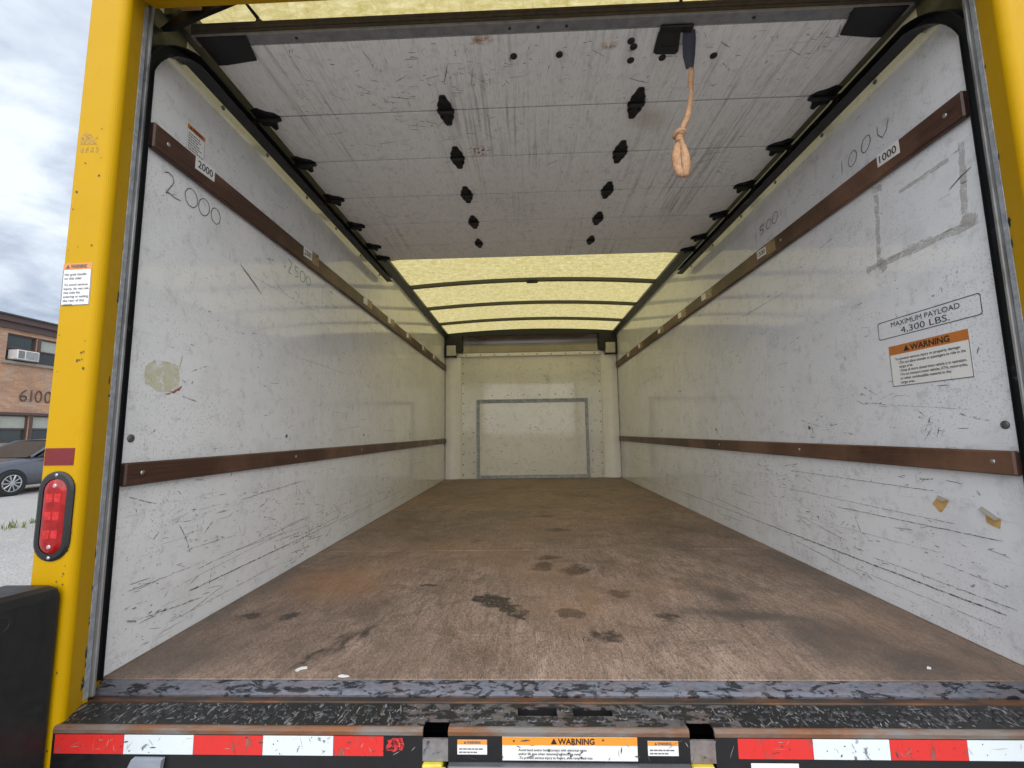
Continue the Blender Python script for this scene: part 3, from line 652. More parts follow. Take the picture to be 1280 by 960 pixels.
# payload plate printed on the wall
P = Plane((WX, 0.381, 0.887), (0, -1, 0), (0, 0, 1)); w_, h_ = 0.339, 0.060
mb = MB(); t = 0.0022; rr = 0.008
def rrect(w_, h_, r, n=5):
    pts = []
    for cx, cy, a0 in ((w_-r, r, -90), (w_-r, h_-r, 0), (r, h_-r, 90), (r, r, 180)):
        for i in range(n+1): a = R(a0+90*i/n); pts.append((cx+r*math.cos(a), cy+r*math.sin(a)))
    return pts
oo = rrect(w_, h_, rr); ii = [(x*(w_-2*t)/w_+t, y*(h_-2*t)/h_+t) for x, y in rrect(w_, h_, rr)]; n = len(oo)
mb.add([P.p(*q, 0.0008) for q in oo]+[P.p(*q, 0.0008) for q in ii], [(i, (i+1) % n, n+(i+1) % n, n+i) for i in range(n)])
P.text(mb, 'MAXIMUM PAYLOAD', 0.054, 0.034, 0.0165, 0.0008, 0.228)
P.text(mb, '4,300 LBS.', 0.088, 0.0075, 0.0195, 0.0008, 0.162)
mb.build('payload_print', 'ink', T)['label'] = 'boxed print reading MAXIMUM PAYLOAD 4,300 LBS.'

# ------------------------------------------------------------------ bulkhead at the far end
m = MB(); m.prism([(-1.184, -0.12), (1.184, -0.12)]+[(1.184-2.368*i/16, 1.922+0.05*(1-((1.184-2.368*i/16)/1.15)**2)) for i in range(17)], 1, LY, LY+0.06); bulk = m.build('bulkhead', 'wall_back', T)
m = MB(); m.bbox(-0.93, 0.93, LY-0.012, LY-0.001, 0.0, 1.615, 0.001); m.build('bulkhead_panel', 'wall_back', bulk)
for sd in (-1, 1):   # rounded white corner columns
    pts = [(sd*0.932, LY-0.001)]+[(sd*(0.932+0.20*i/8), LY-0.02-0.05*math.sin(math.pi*i/8*0.75)) for i in range(9)]+[(sd*1.1445, LY-0.03), (sd*1.1445, LY-0.001)]
    m = MB(); m.prism(pts, 2, 0.002, 1.62); m.build('corner_column', 'white_column', bulk)
PB = Plane((0, LY-0.012, 0), (1, 0, 0), (0, 0, 1))
scratches(PB, 'scratch_marks', bulk, 170, (-0.92, 0.92, 0.02, 1.58), 'scratch', 11, 0.4, lmin=0.01, lmax=0.07, wmin=0.0015, wmax=0.005, clusters=16)
rv = MB().lathe([(0.0085, -0.001), (0.0085, 0.003), (0.004, 0.005)], (0, 0, 0), (0, -1, 0), 8)
rivet = rv.build('rivet', 'bolt_dull', bulk, True, (-0.905, LY-0.012, 0.05))
for k in range(12):
    for x in (-0.905, 0.905):
        if k or x > 0: copy(rivet, bulk, (x, LY-0.012, 0.05+k*0.134))
for k in range(10): copy(rivet, bulk, (-0.86+k*0.19, LY-0.047, 1.632))
for k in range(6): copy(rivet, bulk, (-0.52+k*0.21, LY-0.012, 1.09))
for k, z in enumerate((0.07, 0.34, 0.6, 0.22)):
    for x in (-0.77, 0.785): copy(rivet, bulk, (x, LY-0.012, z))
m = MB(); m.bbox(-0.97, 0.97, LY-0.045, LY-0.013, 1.612, 1.662, 0.004); m.build('cap_strip', 'white_column', bulk)
# polished deflector with dark end housings
pl = [(LY-0.05, 1.664), (LY-0.045, 1.69), (LY-0.032, 1.74), (LY-0.028, 1.79), (LY-0.05, 1.85), (LY-0.075, 1.885)]
m = MB(); m.strip([(y, z) for y, z in pl], 0, -0.905, 0.905); m.build('air_deflector', 'deflector_metal', bulk, True)
m = MB(); m.prism([(-1.14, 1.886), (1.14, 1.886)]+[(1.14-2.28*i/16, 1.918+0.05*(1-((1.14-2.28*i/16)/1.15)**2)) for i in range(17)], 1, LY-0.09, LY-0.002); m.build('header_beam', 'dark_plastic', bulk)
for sd in (-1, 1):
    m = MB(); m.prism([(sd*0.907, 1.885), (sd*1.143, 1.885), (sd*1.143, 1.60), (sd*1.125, 1.60), (sd*1.115, 1.76), (sd*1.0, 1.76), (sd*0.97, 1.665), (sd*0.907, 1.665)], 1, LY-0.10, LY-0.002); m.build('end_housing', 'dark_plastic', bulk)
    m = MB(); a, b = sd*0.99, sd*1.112; m.bbox(min(a, b), max(a, b), LY-0.13, LY-0.002, 1.615, 1.755, 0.006); m.build('marker_box', 'cream_box', bulk)
    m = MB(); a, b = sd*0.98, sd*1.124; m.bbox(min(a, b), max(a, b), LY-0.125, LY-0.002, 1.60, 1.613, 0.002); m.build('marker_box_shelf', 'dark_plastic', bulk)
# access panel with a galvanised frame
m = MB(); m.bbox(-0.688, 0.704, LY-0.026, LY-0.013, 0.042, 0.985, 0.002); ap = m.build('access_panel', 'wall_back', T)
ap['label'] = 'white access panel in a galvanised frame at the far end'
PA = Plane((0, LY-0.026, 0), (1, 0, 0), (0, 0, 1))
scratches(PA, 'scratch_marks', ap, 80, (-0.64, 0.66, 0.08, 0.94), 'scratch', 12, 0.7, lmin=0.012, lmax=0.09, wmin=0.0015, wmax=0.005, clusters=12)
for (a, b, c, d) in ((-0.728, -0.689, 0.0, 1.012), (0.705, 0.742, 0.0, 1.012), (-0.688, 0.704, 0.001, 0.041), (-0.728, 0.742, 1.013, 1.034), (-0.688, 0.704, 0.986, 1.012)):
    m = MB(); m.bbox(a, b, LY-0.034, LY-0.013, c, d, 0.003); m.build('frame_bar', 'galvanised', ap)
for z in (0.1, 0.3, 0.5, 0.7, 0.9):
    for x in (-0.709, 0.723): copy(rivet, ap, (x, LY-0.034, z), None, (0.7, 1, 0.7))
for k in range(7): copy(rivet, ap, (-0.6+0.2*k, LY-0.034, 1.023), None, (0.7, 1, 0.7))

# ------------------------------------------------------------------ translucent roof, bows and top rails
CR = 0.05
def rz(x, z0=1.925): return z0+CR*(1-(x/1.15)**2)
m = MB(); nx = 24; ny = 20; vs = []; fs = []
for j in range(ny+1):
    for i in range(nx+1): x = -1.18+2.36*i/nx; vs.append((x, -0.10+4.76*j/ny, rz(x)))
for j in range(ny):
    for i in range(nx): fs.append((j*(nx+1)+i, j*(nx+1)+i+1, (j+1)*(nx+1)+i+1, (j+1)*(nx+1)+i))
m.add(vs, fs); roof = m.build('roof_panel', 'roof_fibreglass', T, True); roof['label'] = 'translucent yellow fibreglass roof letting daylight through'
for y in (0.72, 1.34, 1.97, 2.63, 3.31, 3.96):
    m = MB(); vs = []; fs = []; k = 20
    for i in range(k+1):
        x = -1.12+2.24*i/k; z = rz(x)
        vs += [(x, y-0.019, z-0.004), (x, y+0.019, z-0.004), (x, y+0.019, z-0.032), (x, y-0.019, z-0.032)]
    for i in range(k):
        for q in range(4): fs.append((i*4+q, i*4+(q+1) % 4, (i+1)*4+(q+1) % 4, (i+1)*4+q))
    m.add(vs, fs); bw = m.build('roof_bow', 'bow_steel', T)
    if y == 2.63:
        m = MB(); m.bbox(-0.045, 0.055, y-0.05, y+0.012, rz(0)-0.048, rz(0)-0.033, 0.003); m.build('lamp_bracket', 'dark_plastic', bw)
for sd in (-1, 1):
    m = MB(); m.prism([(sd*1.1455, 1.868), (sd*1.1455, 1.925), (sd*1.10, 1.925), (sd*1.088, 1.915), (sd*1.088, 1.895), (sd*1.12, 1.868)], 1, 0.02, LY-0.1); m.build('top_rail', 'top_rail_metal', T)

# ------------------------------------------------------------------ roll-up door parked under the roof
ys = [0.066, 0.369, 0.648, 0.945, 1.232, 1.511, 1.745]; ZD = 1.80; DX = 1.056
panels = []
for i in range(6):
    m = MB(); m.bbox(-DX, DX, ys[i]+0.0042, ys[i+1]-0.0042, ZD+0.0008*(i % 2), ZD+0.028, 0.0008)
    p = m.build('door_panel', 'door_white', T); panels.append(p)
for i in range(1, 6):
    m = MB(); m.box(-DX, DX, ys[i]-0.004, ys[i]+0.004, ZD+0.013, ZD+0.026); m.build('joint_seal', 'dark_plastic', panels[i])
panels[0]['label'] = 'rearmost panel of the raised roll-up door, with handle plate and bottom seal'
# screen-facing bottom edge and grey seal strip
m = MB(); m.bbox(-DX-0.01, DX+0.01, 0.030, 0.0655, ZD-0.002, ZD+0.008, 0.002); m.build('seal_strip', 'grey_strip', panels[0])
m = MB()
for k in range(3): m.bbox(-DX-0.012, DX+0.012, 0.030-0.001*(k == 1), 0.066, ZD+0.0085+0.012*k, ZD+0.0195+0.012*k, 0.0015)
m.build('bottom_edge', 'old_wood_edge', panels[0])
for i in range(3):
    bolt_s = MB().lathe([(0.0045, -0.001), (0.0045, 0.002), (0.002, 0.003)], (0, 0, 0), (0, 0, -1), 8).build('screw', 'hinge_black', panels[0], True, (-0.10+0.085*i, 0.048, ZD-0.002))
for x in (-0.75, 0.62, 0.9): copy(bolt_s, panels[0], (x, 0.048, ZD-0.002))
bb = MB().lathe([(0.0115, -0.001), (0.0115, 0.003), (0.008, 0.006), (0.003, 0.007)], (0, 0, 0), (0, 0, -1), 12)
bp = None
for x, y in ((-0.091, 0.146), (0.056, 0.147), (0.276, 0.109), (0.289, 0.13), (0.291, 0.18), (0.392, 0.175), (0.557, 0.175)):
    if bp is None: bp = bb.build('bolt', 'hinge_black', panels[0], True, (x, y, ZD))
    else: copy(bp, panels[0], (x, y, ZD))
# centre hinges on each seam: notched plate with a knuckle
def hinge_mesh():
    mb = MB(); out = [(-0.008, -0.076), (0.008, -0.076), (0.013, -0.068), (0.017, -0.05), (0.026, -0.034), (0.027, -0.011), (0.032, -0.009), (0.032, 0.009), (0.027, 0.011), (0.026, 0.034), (0.017, 0.05), (0.013, 0.068), (0.008, 0.076), (-0.008, 0.076), (-0.013, 0.068), (-0.017, 0.05), (-0.026, 0.034), (-0.027, 0.011), (-0.032, 0.009), (-0.032, -0.009), (-0.027, -0.011), (-0.026, -0.034), (-0.017, -0.05), (-0.013, -0.068)]
    mb.prism(out, 2, -0.004, -0.0005); mb.tube([(-0.026, 0, -0.008), (0.026, 0, -0.008)], 0.0075, 10)
    for x, y in ((0, -0.062), (0, 0.062), (-0.016, -0.03), (0.016, -0.03), (-0.016, 0.03), (0.016, 0.03)): mb.lathe([(0.005, 0), (0.005, 0.003), (0.002, 0.0045)], (x, y, -0.004), (0, 0, -1), 6)
    return mb
hp = None
for i in range(1, 6):
    sc = 1.0 if i < 5 else 0.85
    for x in (-0.353, 0.357):
        pr = panels[i]
        if hp is None: hp = hinge_mesh().build('hinge', 'hinge_black', pr, False, (x, ys[i], ZD))
        else: copy(hp, pr, (x, ys[i], ZD), None, (sc, sc, 1))
# roller hinges at both ends of each seam
def edge_hinge():
    mb = MB(); out = [(0.05, -0.055), (0.02, -0.062), (-0.005, -0.04), (-0.034, -0.028), (-0.05, -0.006), (-0.046, 0.02), (-0.02, 0.03), (-0.006, 0.07), (0.012, 0.078), (0.02, 0.05), (0.05, 0.045)]
    mb.prism(out, 2, -0.006, -0.0005); mb.tube([(-0.05, 0, -0.012), (0.05, 0, -0.012)], 0.009, 8)
    mb.tube([(0.03, 0, -0.018), (0.062, 0, -0.018)], 0.005, 6); mb.lathe([(0.02, 0), (0.022, 0.003), (0.022, 0.009), (0.02, 0.012)], (0.052, 0, -0.018), (1, 0, 0), 12)
    for x, y in ((0.02, -0.045), (0.005, 0.055), (-0.035, 0.0), (0.02, -0.015)): mb.lathe([(0.006, 0), (0.006, 0.004), (0.003, 0.005)], (x, y, -0.006), (0, 0, -1), 6)
    return mb
ep = None
for i in range(1, 7):
    pr = panels[min(i, 5)]; yy = ys[i] if i < 6 else ys[6]-0.05
    for sd in (-1, 1):
        if ep is None: ep = edge_hinge().build('roller_hinge', 'hinge_black', pr)
        o = ep if (i == 1 and sd == -1) else copy(ep, pr)
        o.location = (sd*(DX-0.026), yy, ZD); o.scale = (sd*0.9, 0.82, 0.8)
for sd in (-1, 1):   # corner plates at the trailing edge
    m = MB(); m.prism([(sd*0.895, 0.03), (sd*1.05, 0.03), (sd*1.05, 0.128), (sd*1.02, 0.128), (sd*0.915, 0.115)], 2, ZD-0.007, ZD-0.003); m.build('corner_plate', 'hinge_black', panels[0])
# black handle plate
m = MB(); m.prism([(0.367, 0.157), (0.356, 0.15), (0.352, 0.085), (0.36, 0.077), (0.418, 0.079), (0.434, 0.15), (0.428, 0.159)], 2, ZD-0.006, ZD-0.0005)
m.bbox(0.375, 0.42, 0.128, 0.134, ZD-0.009, ZD-0.0055, 0.001); m.build('handle_plate', 'dark_plastic', panels[0])
m = MB(); m.bbox(0.352, 0.45, 0.055, 0.079, ZD-0.012, ZD-0.003, 0.003); m.build('handle_bracket', 'hinge_black', panels[0])
PD = Plane((0, 0, ZD), (1, 0, 0), (0, -1, 0))   # underside, x right, y = -Y ; normal points down
scratches(PD, 'scratch_marks', panels[0], 260, (-0.9, 0.95, -0.36, -0.08), 'scratch', 13, 0.45, lmin=0.012, lmax=0.09, clusters=10)
for i in range(1, 6): scratches(PD, 'scratch_marks', panels[i], 110, (-0.9, 0.95, -ys[i+1]+0.01, -ys[i]-0.01), 'scratch', 13+i, 0.45, lmin=0.01, lmax=0.08, clusters=6)

# door tracks: vertical run, bend, level run
def track(sd):
    path = [(-0.022, 0.0), (-0.022, 1.655)]
    for k in range(1, 11): a = R(90*k/10); path.append((-0.022+0.10*(1-math.cos(a)), 1.655+0.108*math.sin(a)))
    path.append((2.02, 1.763))
    prof = [(1.0, -0.014), (0.0, -0.016), (0.0, 0.016), (1.0, 0.014)]   # (inward, across) open C
    vs = []; fs = []
    for i, (y, z) in enumerate(path):
        a = path[max(i-1, 0)]; b = path[min(i+1, len(path)-1)]; l = math.hypot(b[0]-a[0], b[1]-a[1]); ty, tz = (b[0]-a[0])/l, (b[1]-a[1])/l
        k = max(0, min(1, (i-1)/10)); dep = 0.013+0.030*k; out_ = 1.1445-0.034*k
        for ind, ac in prof:
            for t in (0, 0.003):
                a2 = ac*(1-(t/0.03)); vs.append((sd*(out_-ind*dep-(t if ind < 0.5 else 0)), y-tz*a2, z+ty*a2))
    n = 8
    for i in range(len(path)-1):
        A, B = i*n, (i+1)*n
        for q in range(3):
            fs.append((A+q*2, A+q*2+2, B+q*2+2, B+q*2)); fs.append((A+q*2+1, B+q*2+1, B+q*2+3, A+q*2+3))
        fs.append((A, B, B+1, A+1)); fs.append((A+6, A+7, B+7, B+6))
    m = MB(); m.add(vs, fs); o = m.build('door_track', 'track_black', T)
    for y in (0.24, 0.5, 0.82, 1.14, 1.5, 1.85): bolt(o, (sd*1.112, y, 1.738), sd, 'bolt_dull', 0.7)
    return o
for sd in (-1, 1):
    track(sd)
    pts = [(-0.055, 1.60), (-0.055, 1.86), (0.10, 1.86), (0.10, 1.775)]+[(0.078-0.112*math.cos(R(a)), 1.655+0.12*math.sin(R(a))) for a in (90, 75, 60, 45, 30, 15, 0)]
    m = MB(); m.prism(pts, 0, sd*1.1445, sd*1.137); m.build('dark_corner_fill', 'track_black', T)  # added black plate, stands in for the dark frame interior outside the bend
    # wood block, spring bracket and lift cable behind the header
    m = MB(); m.bbox(min(sd*1.07, sd*1.005), max(sd*1.07, sd*1.005), -0.045, -0.005, 1.845, 1.91, 0.003); m.build('wood_block', 'tan_wood', T)
    m = MB(); m.prism([(sd*1.136, 1.80), (sd*0.985, 1.93), (sd*0.935, 1.93), (sd*0.915, 1.88), (sd*1.0, 1.845), (sd*1.10, 1.80)], 1, 0.0, 0.012); m.build('spring_bracket', 'hinge_black', T)
    m = MB(); m.tube([(sd*0.93, -0.05, 1.93), (sd*0.90, -0.01, 1.895), (sd*0.87, 0.04, 1.865), (sd*0.86, 0.06, 1.84)], [0.003, 0.003, 0.006, 0.006], 6); m.lathe([(0.014, 0), (0.018, 0.006), (0.018, 0.012), (0.012, 0.018)], (sd*0.858, 0.05, 1.845), (sd, 0, 0.2), 10); m.build('lift_cable', 'hinge_black', T)
m = MB(); m.tube([(0.405, -0.07, 1.90), (0.40, -0.02, 1.865), (0.405, 0.04, 1.842)], 0.005, 6); m.build('latch_cable', 'hinge_black', T)

# ------------------------------------------------------------------ pull strap hanging from the handle
ST = empty('pull_strap', (0.47, 0.15, 1.45)); ST.location = (0, 0, 1.797*0.15); ST.scale = (1, 1, 0.85)
tag(ST, 'tan webbing pull strap with knotted loop hanging from the raised door', 'strap')
def ribbon(mb, path, widths, thick, tw):
    vs = []; fs = []; n = len(path)
    for i, p in enumerate(path):
        p = Vector(p); a = Vector(path[max(i-1, 0)]); b = Vector(path[min(i+1, n-1)]); d = (b-a).normalized()
        s_ = Vector((math.cos(tw[i]), math.sin(tw[i]), 0)); s_ = (s_-d*s_.dot(d)).normalized(); q = d.cross(s_); w2 = widths[i]/2
        vs += [p-s_*w2, p-s_*w2*0.4+q*thick, p+s_*w2*0.4+q*thick, p+s_*w2, p+s_*w2*0.4-q*thick, p-s_*w2*0.4-q*thick]
    for i in range(n-1):
        for k in range(6): fs.append((i*6+k, i*6+(k+1) % 6, (i+1)*6+(k+1) % 6, (i+1)*6+k))
    fs += [tuple(reversed(range(6))), tuple(range((n-1)*6, n*6))]
    mb.add(vs, fs)
YS = 0.14
m = MB(); ribbon(m, [(0.443, YS-0.06, 1.797), (0.448, YS-0.045, 1.78), (0.455, YS-0.02, 1.745), (0.463, YS, 1.712)], [0.036, 0.042, 0.040, 0.026], 0.004, [0.0, 0.1, 0.15, 0.2]); m.build('navy_webbing', 'webbing_navy', ST)
m = MB(); ribbon(m, [(0.466, YS, 1.722), (0.468, YS, 1.70), (0.463, YS, 1.66), (0.462, YS, 1.61), (0.456, YS, 1.56), (0.446, YS, 1.515), (0.43, YS, 1.478), (0.421, YS, 1.462)], [0.022, 0.026, 0.021, 0.024, 0.024, 0.022, 0.019, 0.018], 0.004, [0.2, 0.5, 0.3, 0.7, 0.5, 0.3, 0.3, 0.2]); m.build('webbing', 'webbing_tan', ST, True)
m = MB(); m.lathe([(0.006, -0.012), (0.014, -0.009), (0.0165, 0), (0.014, 0.009), (0.006, 0.012)], (0.418, YS, 1.455), (0.35, 0.2, 1), 12)
m.tube([(0.418+0.016*math.cos(t), YS+0.014*math.sin(t), 1.452+0.006*math.cos(t+0.8)) for t in [2*math.pi*k/14 for k in range(15)]], 0.0055, 6); m.lathe([(0.010, 0), (0.0125, 0.006), (0.0105, 0.014), (0.012, 0.02)], (0.4165, YS, 1.422), (0, 0, 1), 10); m.build('knot', 'webbing_tan', ST, True)
for sgn in (-1, 1):
    path = [(0.417+0.001*sgn, YS-0.004*sgn, 1.428), (0.417+0.009*sgn, YS-0.004, 1.40), (0.417+0.0135*sgn, YS-0.006, 1.365), (0.419+0.0135*sgn, YS-0.004, 1.33), (0.421+0.009*sgn, YS, 1.302), (0.422+0.002*sgn, YS+0.002, 1.29)]
    m = MB(); ribbon(m, path, [0.013, 0.026, 0.035, 0.036, 0.030, 0.020], 0.006, [0.15*sgn+0.2]*6); m.build('loop_side', 'webbing_tan', ST, True)

# ------------------------------------------------------------------ rear frame: yellow posts and header, jamb metal
def arc(cx, cy, r, a0, a1, n=6): return [(cx+r*math.cos(R(a0+(a1-a0)*i/n)), cy+r*math.sin(R(a0+(a1-a0)*i/n))) for i in range(n+1)]
for sd in (-1, 1):
    # plan outline for the left post, mirrored for the right; rounded inner and outer front corners
    out = [(-1.184, -0.001)]+arc(-1.178, -0.144, 0.006, 180, 270, 4)+arc(-1.106, -0.134, 0.016, 270, 360+17, 8)+[(-1.1175, -0.07), (-1.1175, -0.058), (-1.1465, -0.057), (-1.1465, -0.001)]
    pts = [(x if sd < 0 else -x, y) for x, y in out]
    m = MB(); m.prism(pts, 2, -0.018, 1.95); po = m.build('rear_post', 'yellow_paint', T)
    lo = out
    m = MB(); m.prism([(x if sd < 0 else -x, y) for x, y in lo], 2, -0.55, -0.018); m.build('post_foot', 'yellow_paint', po)
    # aluminium edge and black rubber seal
    a, b = sd*1.108, sd*1.1345; m = MB(); m.bbox(min(a, b), max(a, b), -0.0565, -0.048, -0.012, 1.84, 0.002); m.build('jamb_edge', 'jamb_metal', T)
    a, b = sd*1.1165, sd*1.1195; m = MB(); m.bbox(min(a, b), max(a, b), -0.07, -0.0575, -0.012, 1.80, 0.001); m.build('jamb_bead', 'galvanised', T)
    po['label'] = 'yellow rear corner post on the ' + ('left, with tail lamp and stickers' if sd < 0 else 'right')
    # paint chips knocked off the inner edge
    rg5 = random.Random(40+sd); ch = MB()
    for k in range(26):
        z = 0.02+1.5*rg5.random()**2.2; x0 = -1.1165+0.0015; l = rg5.uniform(0.003, 0.014); wd_ = rg5.uniform(0.003, 0.012)
        d = Vector((0.028, -0.08, 0)).normalized(); base = Vector((-1.1175, -0.07, z)); nrm = Vector((0.0012, 0.0004, 0))
        t0 = 0.001+ (rg5.random()*0.06 if rg5.random() < 0.35 else 0.0)
        pts = [base+nrm+d*(t0+wd_*(0.5+0.5*math.cos(a_))*rg5.uniform(0.7, 1.1))+Vector((0, 0, l*math.sin(a_)*rg5.uniform(0.7, 1.1))) for a_ in [2*math.pi*q/9 for q in range(9)]]
        ch.add([(p_.x if sd < 0 else -p_.x, p_.y, p_.z) for p_ in pts], [tuple(range(9))])
    o = ch.build('paint_chips', 'scratch', po); o['kind'] = 'stuff'
hd = [(-0.001, 1.80), (-0.058, 1.795), (-0.07, 1.795)]+arc(-0.135, 1.781, 0.015, 290, 180, 6)+[(-0.15, 1.98), (-0.10, 1.99), (-0.10, 1.93), (-0.001, 1.925)]
hd = [(-0.058, 1.80), (-0.07, 1.795)]+arc(-0.135, 1.781, 0.015, -80, -180, 6)+[(-0.15, 2.0), (-0.102, 2.0), (-0.102, 1.88), (-0.058, 1.86)]
m = MB(); m.prism(hd, 0, -1.0975, 1.0975); m.build('rear_header', 'yellow_paint', T)

# post hardware: tail lamp, reflector, stickers
PF = Plane((0, -0.15, 0), (1, 0, 0), (0, 0, 1))
def oblong(cx, cz, hw, hh, n=12):
    return [(cx+hw*math.cos(a), cz+hh-hw+hw*math.sin(a)) for a in [math.pi*i/n for i in range(n+1)]]+[(cx-hw*math.cos(a), cz-hh+hw-hw*math.sin(a)) for a in [math.pi*i/n for i in range(n+1)]]
lx, lz = -1.1405, 0.423
m = MB(); o1, o2, o3 = oblong(lx, lz, 0.0415, 0.099), oblong(lx, lz, 0.036, 0.093), oblong(lx, lz, 0.0275, 0.083); n = len(o1)
rings = [[PF.p(*q, 0.0) for q in o1], [PF.p(*q, 0.0025) for q in o1], [PF.p(*q, 0.005) for q in o2], [PF.p(*q, 0.0055) for q in o3], [PF.p(*q, 0.002) for q in o3]]
m.add([p for r in rings for p in r], [(k*n+i, k*n+(i+1) % n, (k+1)*n+(i+1) % n, (k+1)*n+i) for k in range(4) for i in range(n)]); tl = m.build('tail_lamp', 'lamp_rubber', T, False)
tl['label'] = 'oblong red tail lamp in a black rubber ring'
m = MB(); c1, c2, c3 = oblong(lx, lz, 0.0272, 0.0827), oblong(lx, lz, 0.024, 0.079), oblong(lx, lz, 0.012, 0.066)
m.add([PF.p(*q, 0.003) for q in c1]+[PF.p(*q, 0.006) for q in c2]+[PF.p(*q, 0.007) for q in c3], [(k*n+i, k*n+(i+1) % n, (k+1)*n+(i+1) % n, (k+1)*n+i) for k in range(2) for i in range(n)]+[tuple(range(2*n, 3*n))]); m.build('lens', 'lamp_lens', tl, True)
for k in range(3):
    for s_ in (-1, 1):
        m = MB(); cx_, cz_ = lx+s_*0.0095, lz-0.040+0.040*k; m.bbox(cx_-0.0075, cx_+0.0075, -0.1576, -0.1566, cz_-0.009, cz_+0.009, 0.0006); m.build('lens_cell', 'lamp_lens_bright', tl)
for dz in (0.072, -0.072): 
    m = MB(); m.lathe([(0.005, 0), (0.0045, 0.001), (0.003, 0.0015)], PF.p(lx, lz+dz*0.93, 0.0066), (0, -1, 0), 8); m.build('lens_clip', 'lamp_chrome', tl)
    m = MB(); m.lathe([(0.004, 0), (0.0038, 0.001), (0.002, 0.002)], PF.p(lx, lz+dz*1.26, 0.005), (0, -1, 0), 8); m.build('screw', 'bolt_steel', tl)
m = MB(); PF.sheet(m, -1.178, 0.535, -1.109, 0.574, 0, 0.0012); m.build('reflector', 'reflector_red', T)
sticker('warning_sticker', Plane((-1.1785, -0.15, 0.911), (1, 0, 0.02), (-0.02, 0, 1)), 0.070, 0.104, 0.016, 'WARNING',
        ['No grab handle', 'on this side!', '', 'To avoid serious', 'injury, do not use', 'this side for', 'entering or exiting', 'the rear of this', 'vehicle.'], 0.0098, mats=('label_white', 'label_orange_bright', 'ink_grey'), lab='white warning sticker on the yellow left post', head_w=0.040, text_x=0.07)
# ghost of an old sticker
m = MB(); PF.poly(m, [(-1.172, 1.325), (-1.128, 1.322), (-1.136, 1.338), (-1.148, 1.352), (-1.162, 1.357), (-1.172, 1.35)], 0.0006)
for k in range(4): PF.rect(m, -1.17+0.013*k, 1.302, -1.163+0.013*k, 1.316, 0.0006)
m.build('old_sticker_ghost', 'ghost_print', T)
rg6 = random.Random(77); m = MB()
for k in range(46):
    z = rg6.choice((rg6.uniform(0.25, 0.42), rg6.uniform(0.74, 0.86), rg6.uniform(1.05, 1.4), rg6.uniform(-0.1, 0.25))); x = rg6.uniform(-1.125, -1.098) if rg6.random() < 0.6 else rg6.uniform(-1.175, -1.11); r = rg6.uniform(0.0008, 0.003)
    PF.poly(m, [(x+r*math.cos(a)*rg6.uniform(0.6, 1.3), z+r*1.3*math.sin(a)*rg6.uniform(0.6, 1.3)) for a in [2*math.pi*q/7 for q in range(7)]], 0.0007)
o = m.build('paint_chips', 'scratch', T); o['kind'] = 'stuff'

# ------------------------------------------------------------------ sill, tread step and bumper
m = MB(); m.prism([(-0.002, -0.001), (-0.006, -0.002), (-0.027, -0.0125), (-0.034, -0.0175), (-0.034, -0.05), (-0.002, -0.05)], 0, -1.1345, 1.1345); sill = m.build('door_sill', 'sill_steel', T)
m = MB(); m.prism([(-0.0345, -0.0215), (-0.050, -0.0212), (-0.0515, -0.0185), (-0.0555, -0.0185), (-0.057, -0.0212), (-0.0675, -0.0210), (-0.0675, -0.05), (-0.0345, -0.05)], 0, -1.117, 1.117); m.build('sill_channel', 'sill_channel', sill)
for x in (-1.05, -0.93, -0.66, -0.06, 0.62, 1.05): copy(bp, sill, (x, -0.0225, -0.0115), (math.pi-0.45, 0, 0), (0.45, 0.45, 0.45))
# tread plate cut into fields so that slots and notches are real openings
TY0, TY1, TZ = -0.1425, -0.068, -0.016
slots = [(-0.103, -0.019), (0.018, 0.101)]; notches = [(-0.300, -0.248), (0.248, 0.298)]
def tread(x0, x1, mt): 
    m = MB(); m.box(x0, x1, TY0, TY1, TZ-0.005, TZ); return m.build('tread_plate', mt, step)
m = MB(); m.box(-1.096, 1.096, -0.145, -0.068, -0.19, -0.125); step = m.build('tread_step', 'bumper_black', T); step['label'] = 'black chequered tread step worn to bare steel'
fields = [(-1.112, -0.36, 'tread_black'), (-0.36, -0.301, 'tread_centre'), (-0.247, -0.104, 'tread_centre'), (-0.018, 0.017, 'tread_centre'), (0.102, 0.247, 'tread_centre'), (0.299, 0.36, 'tread_centre'), (0.36, 1.112, 'tread_black')]
for a, b, mt in fields: tread(a, b, mt)
for a, b in slots:
    for y0, y1 in ((TY0, -0.108), (-0.080, TY1)):
        m = MB(); m.box(a-0.001, b+0.001, y0, y1, TZ-0.005, TZ); m.build('tread_plate', 'tread_centre', step)
for a, b in slots:
    m = MB(); m.box(a-0.004, b+0.004, -0.112, -0.0765, -0.036, -0.034); m.box(a-0.004, b+0.004, -0.0775, -0.0755, -0.034, -0.0212); m.build('slot_dark_backing', 'chassis_black', step)  # black plates added below and behind the slots, standing in for their shade
for a, b in notches:
    m = MB(); m.box(a-0.001, b+0.001, -0.122, TY1, TZ-0.005, TZ); m.build('tread_plate', 'tread_centre', step)
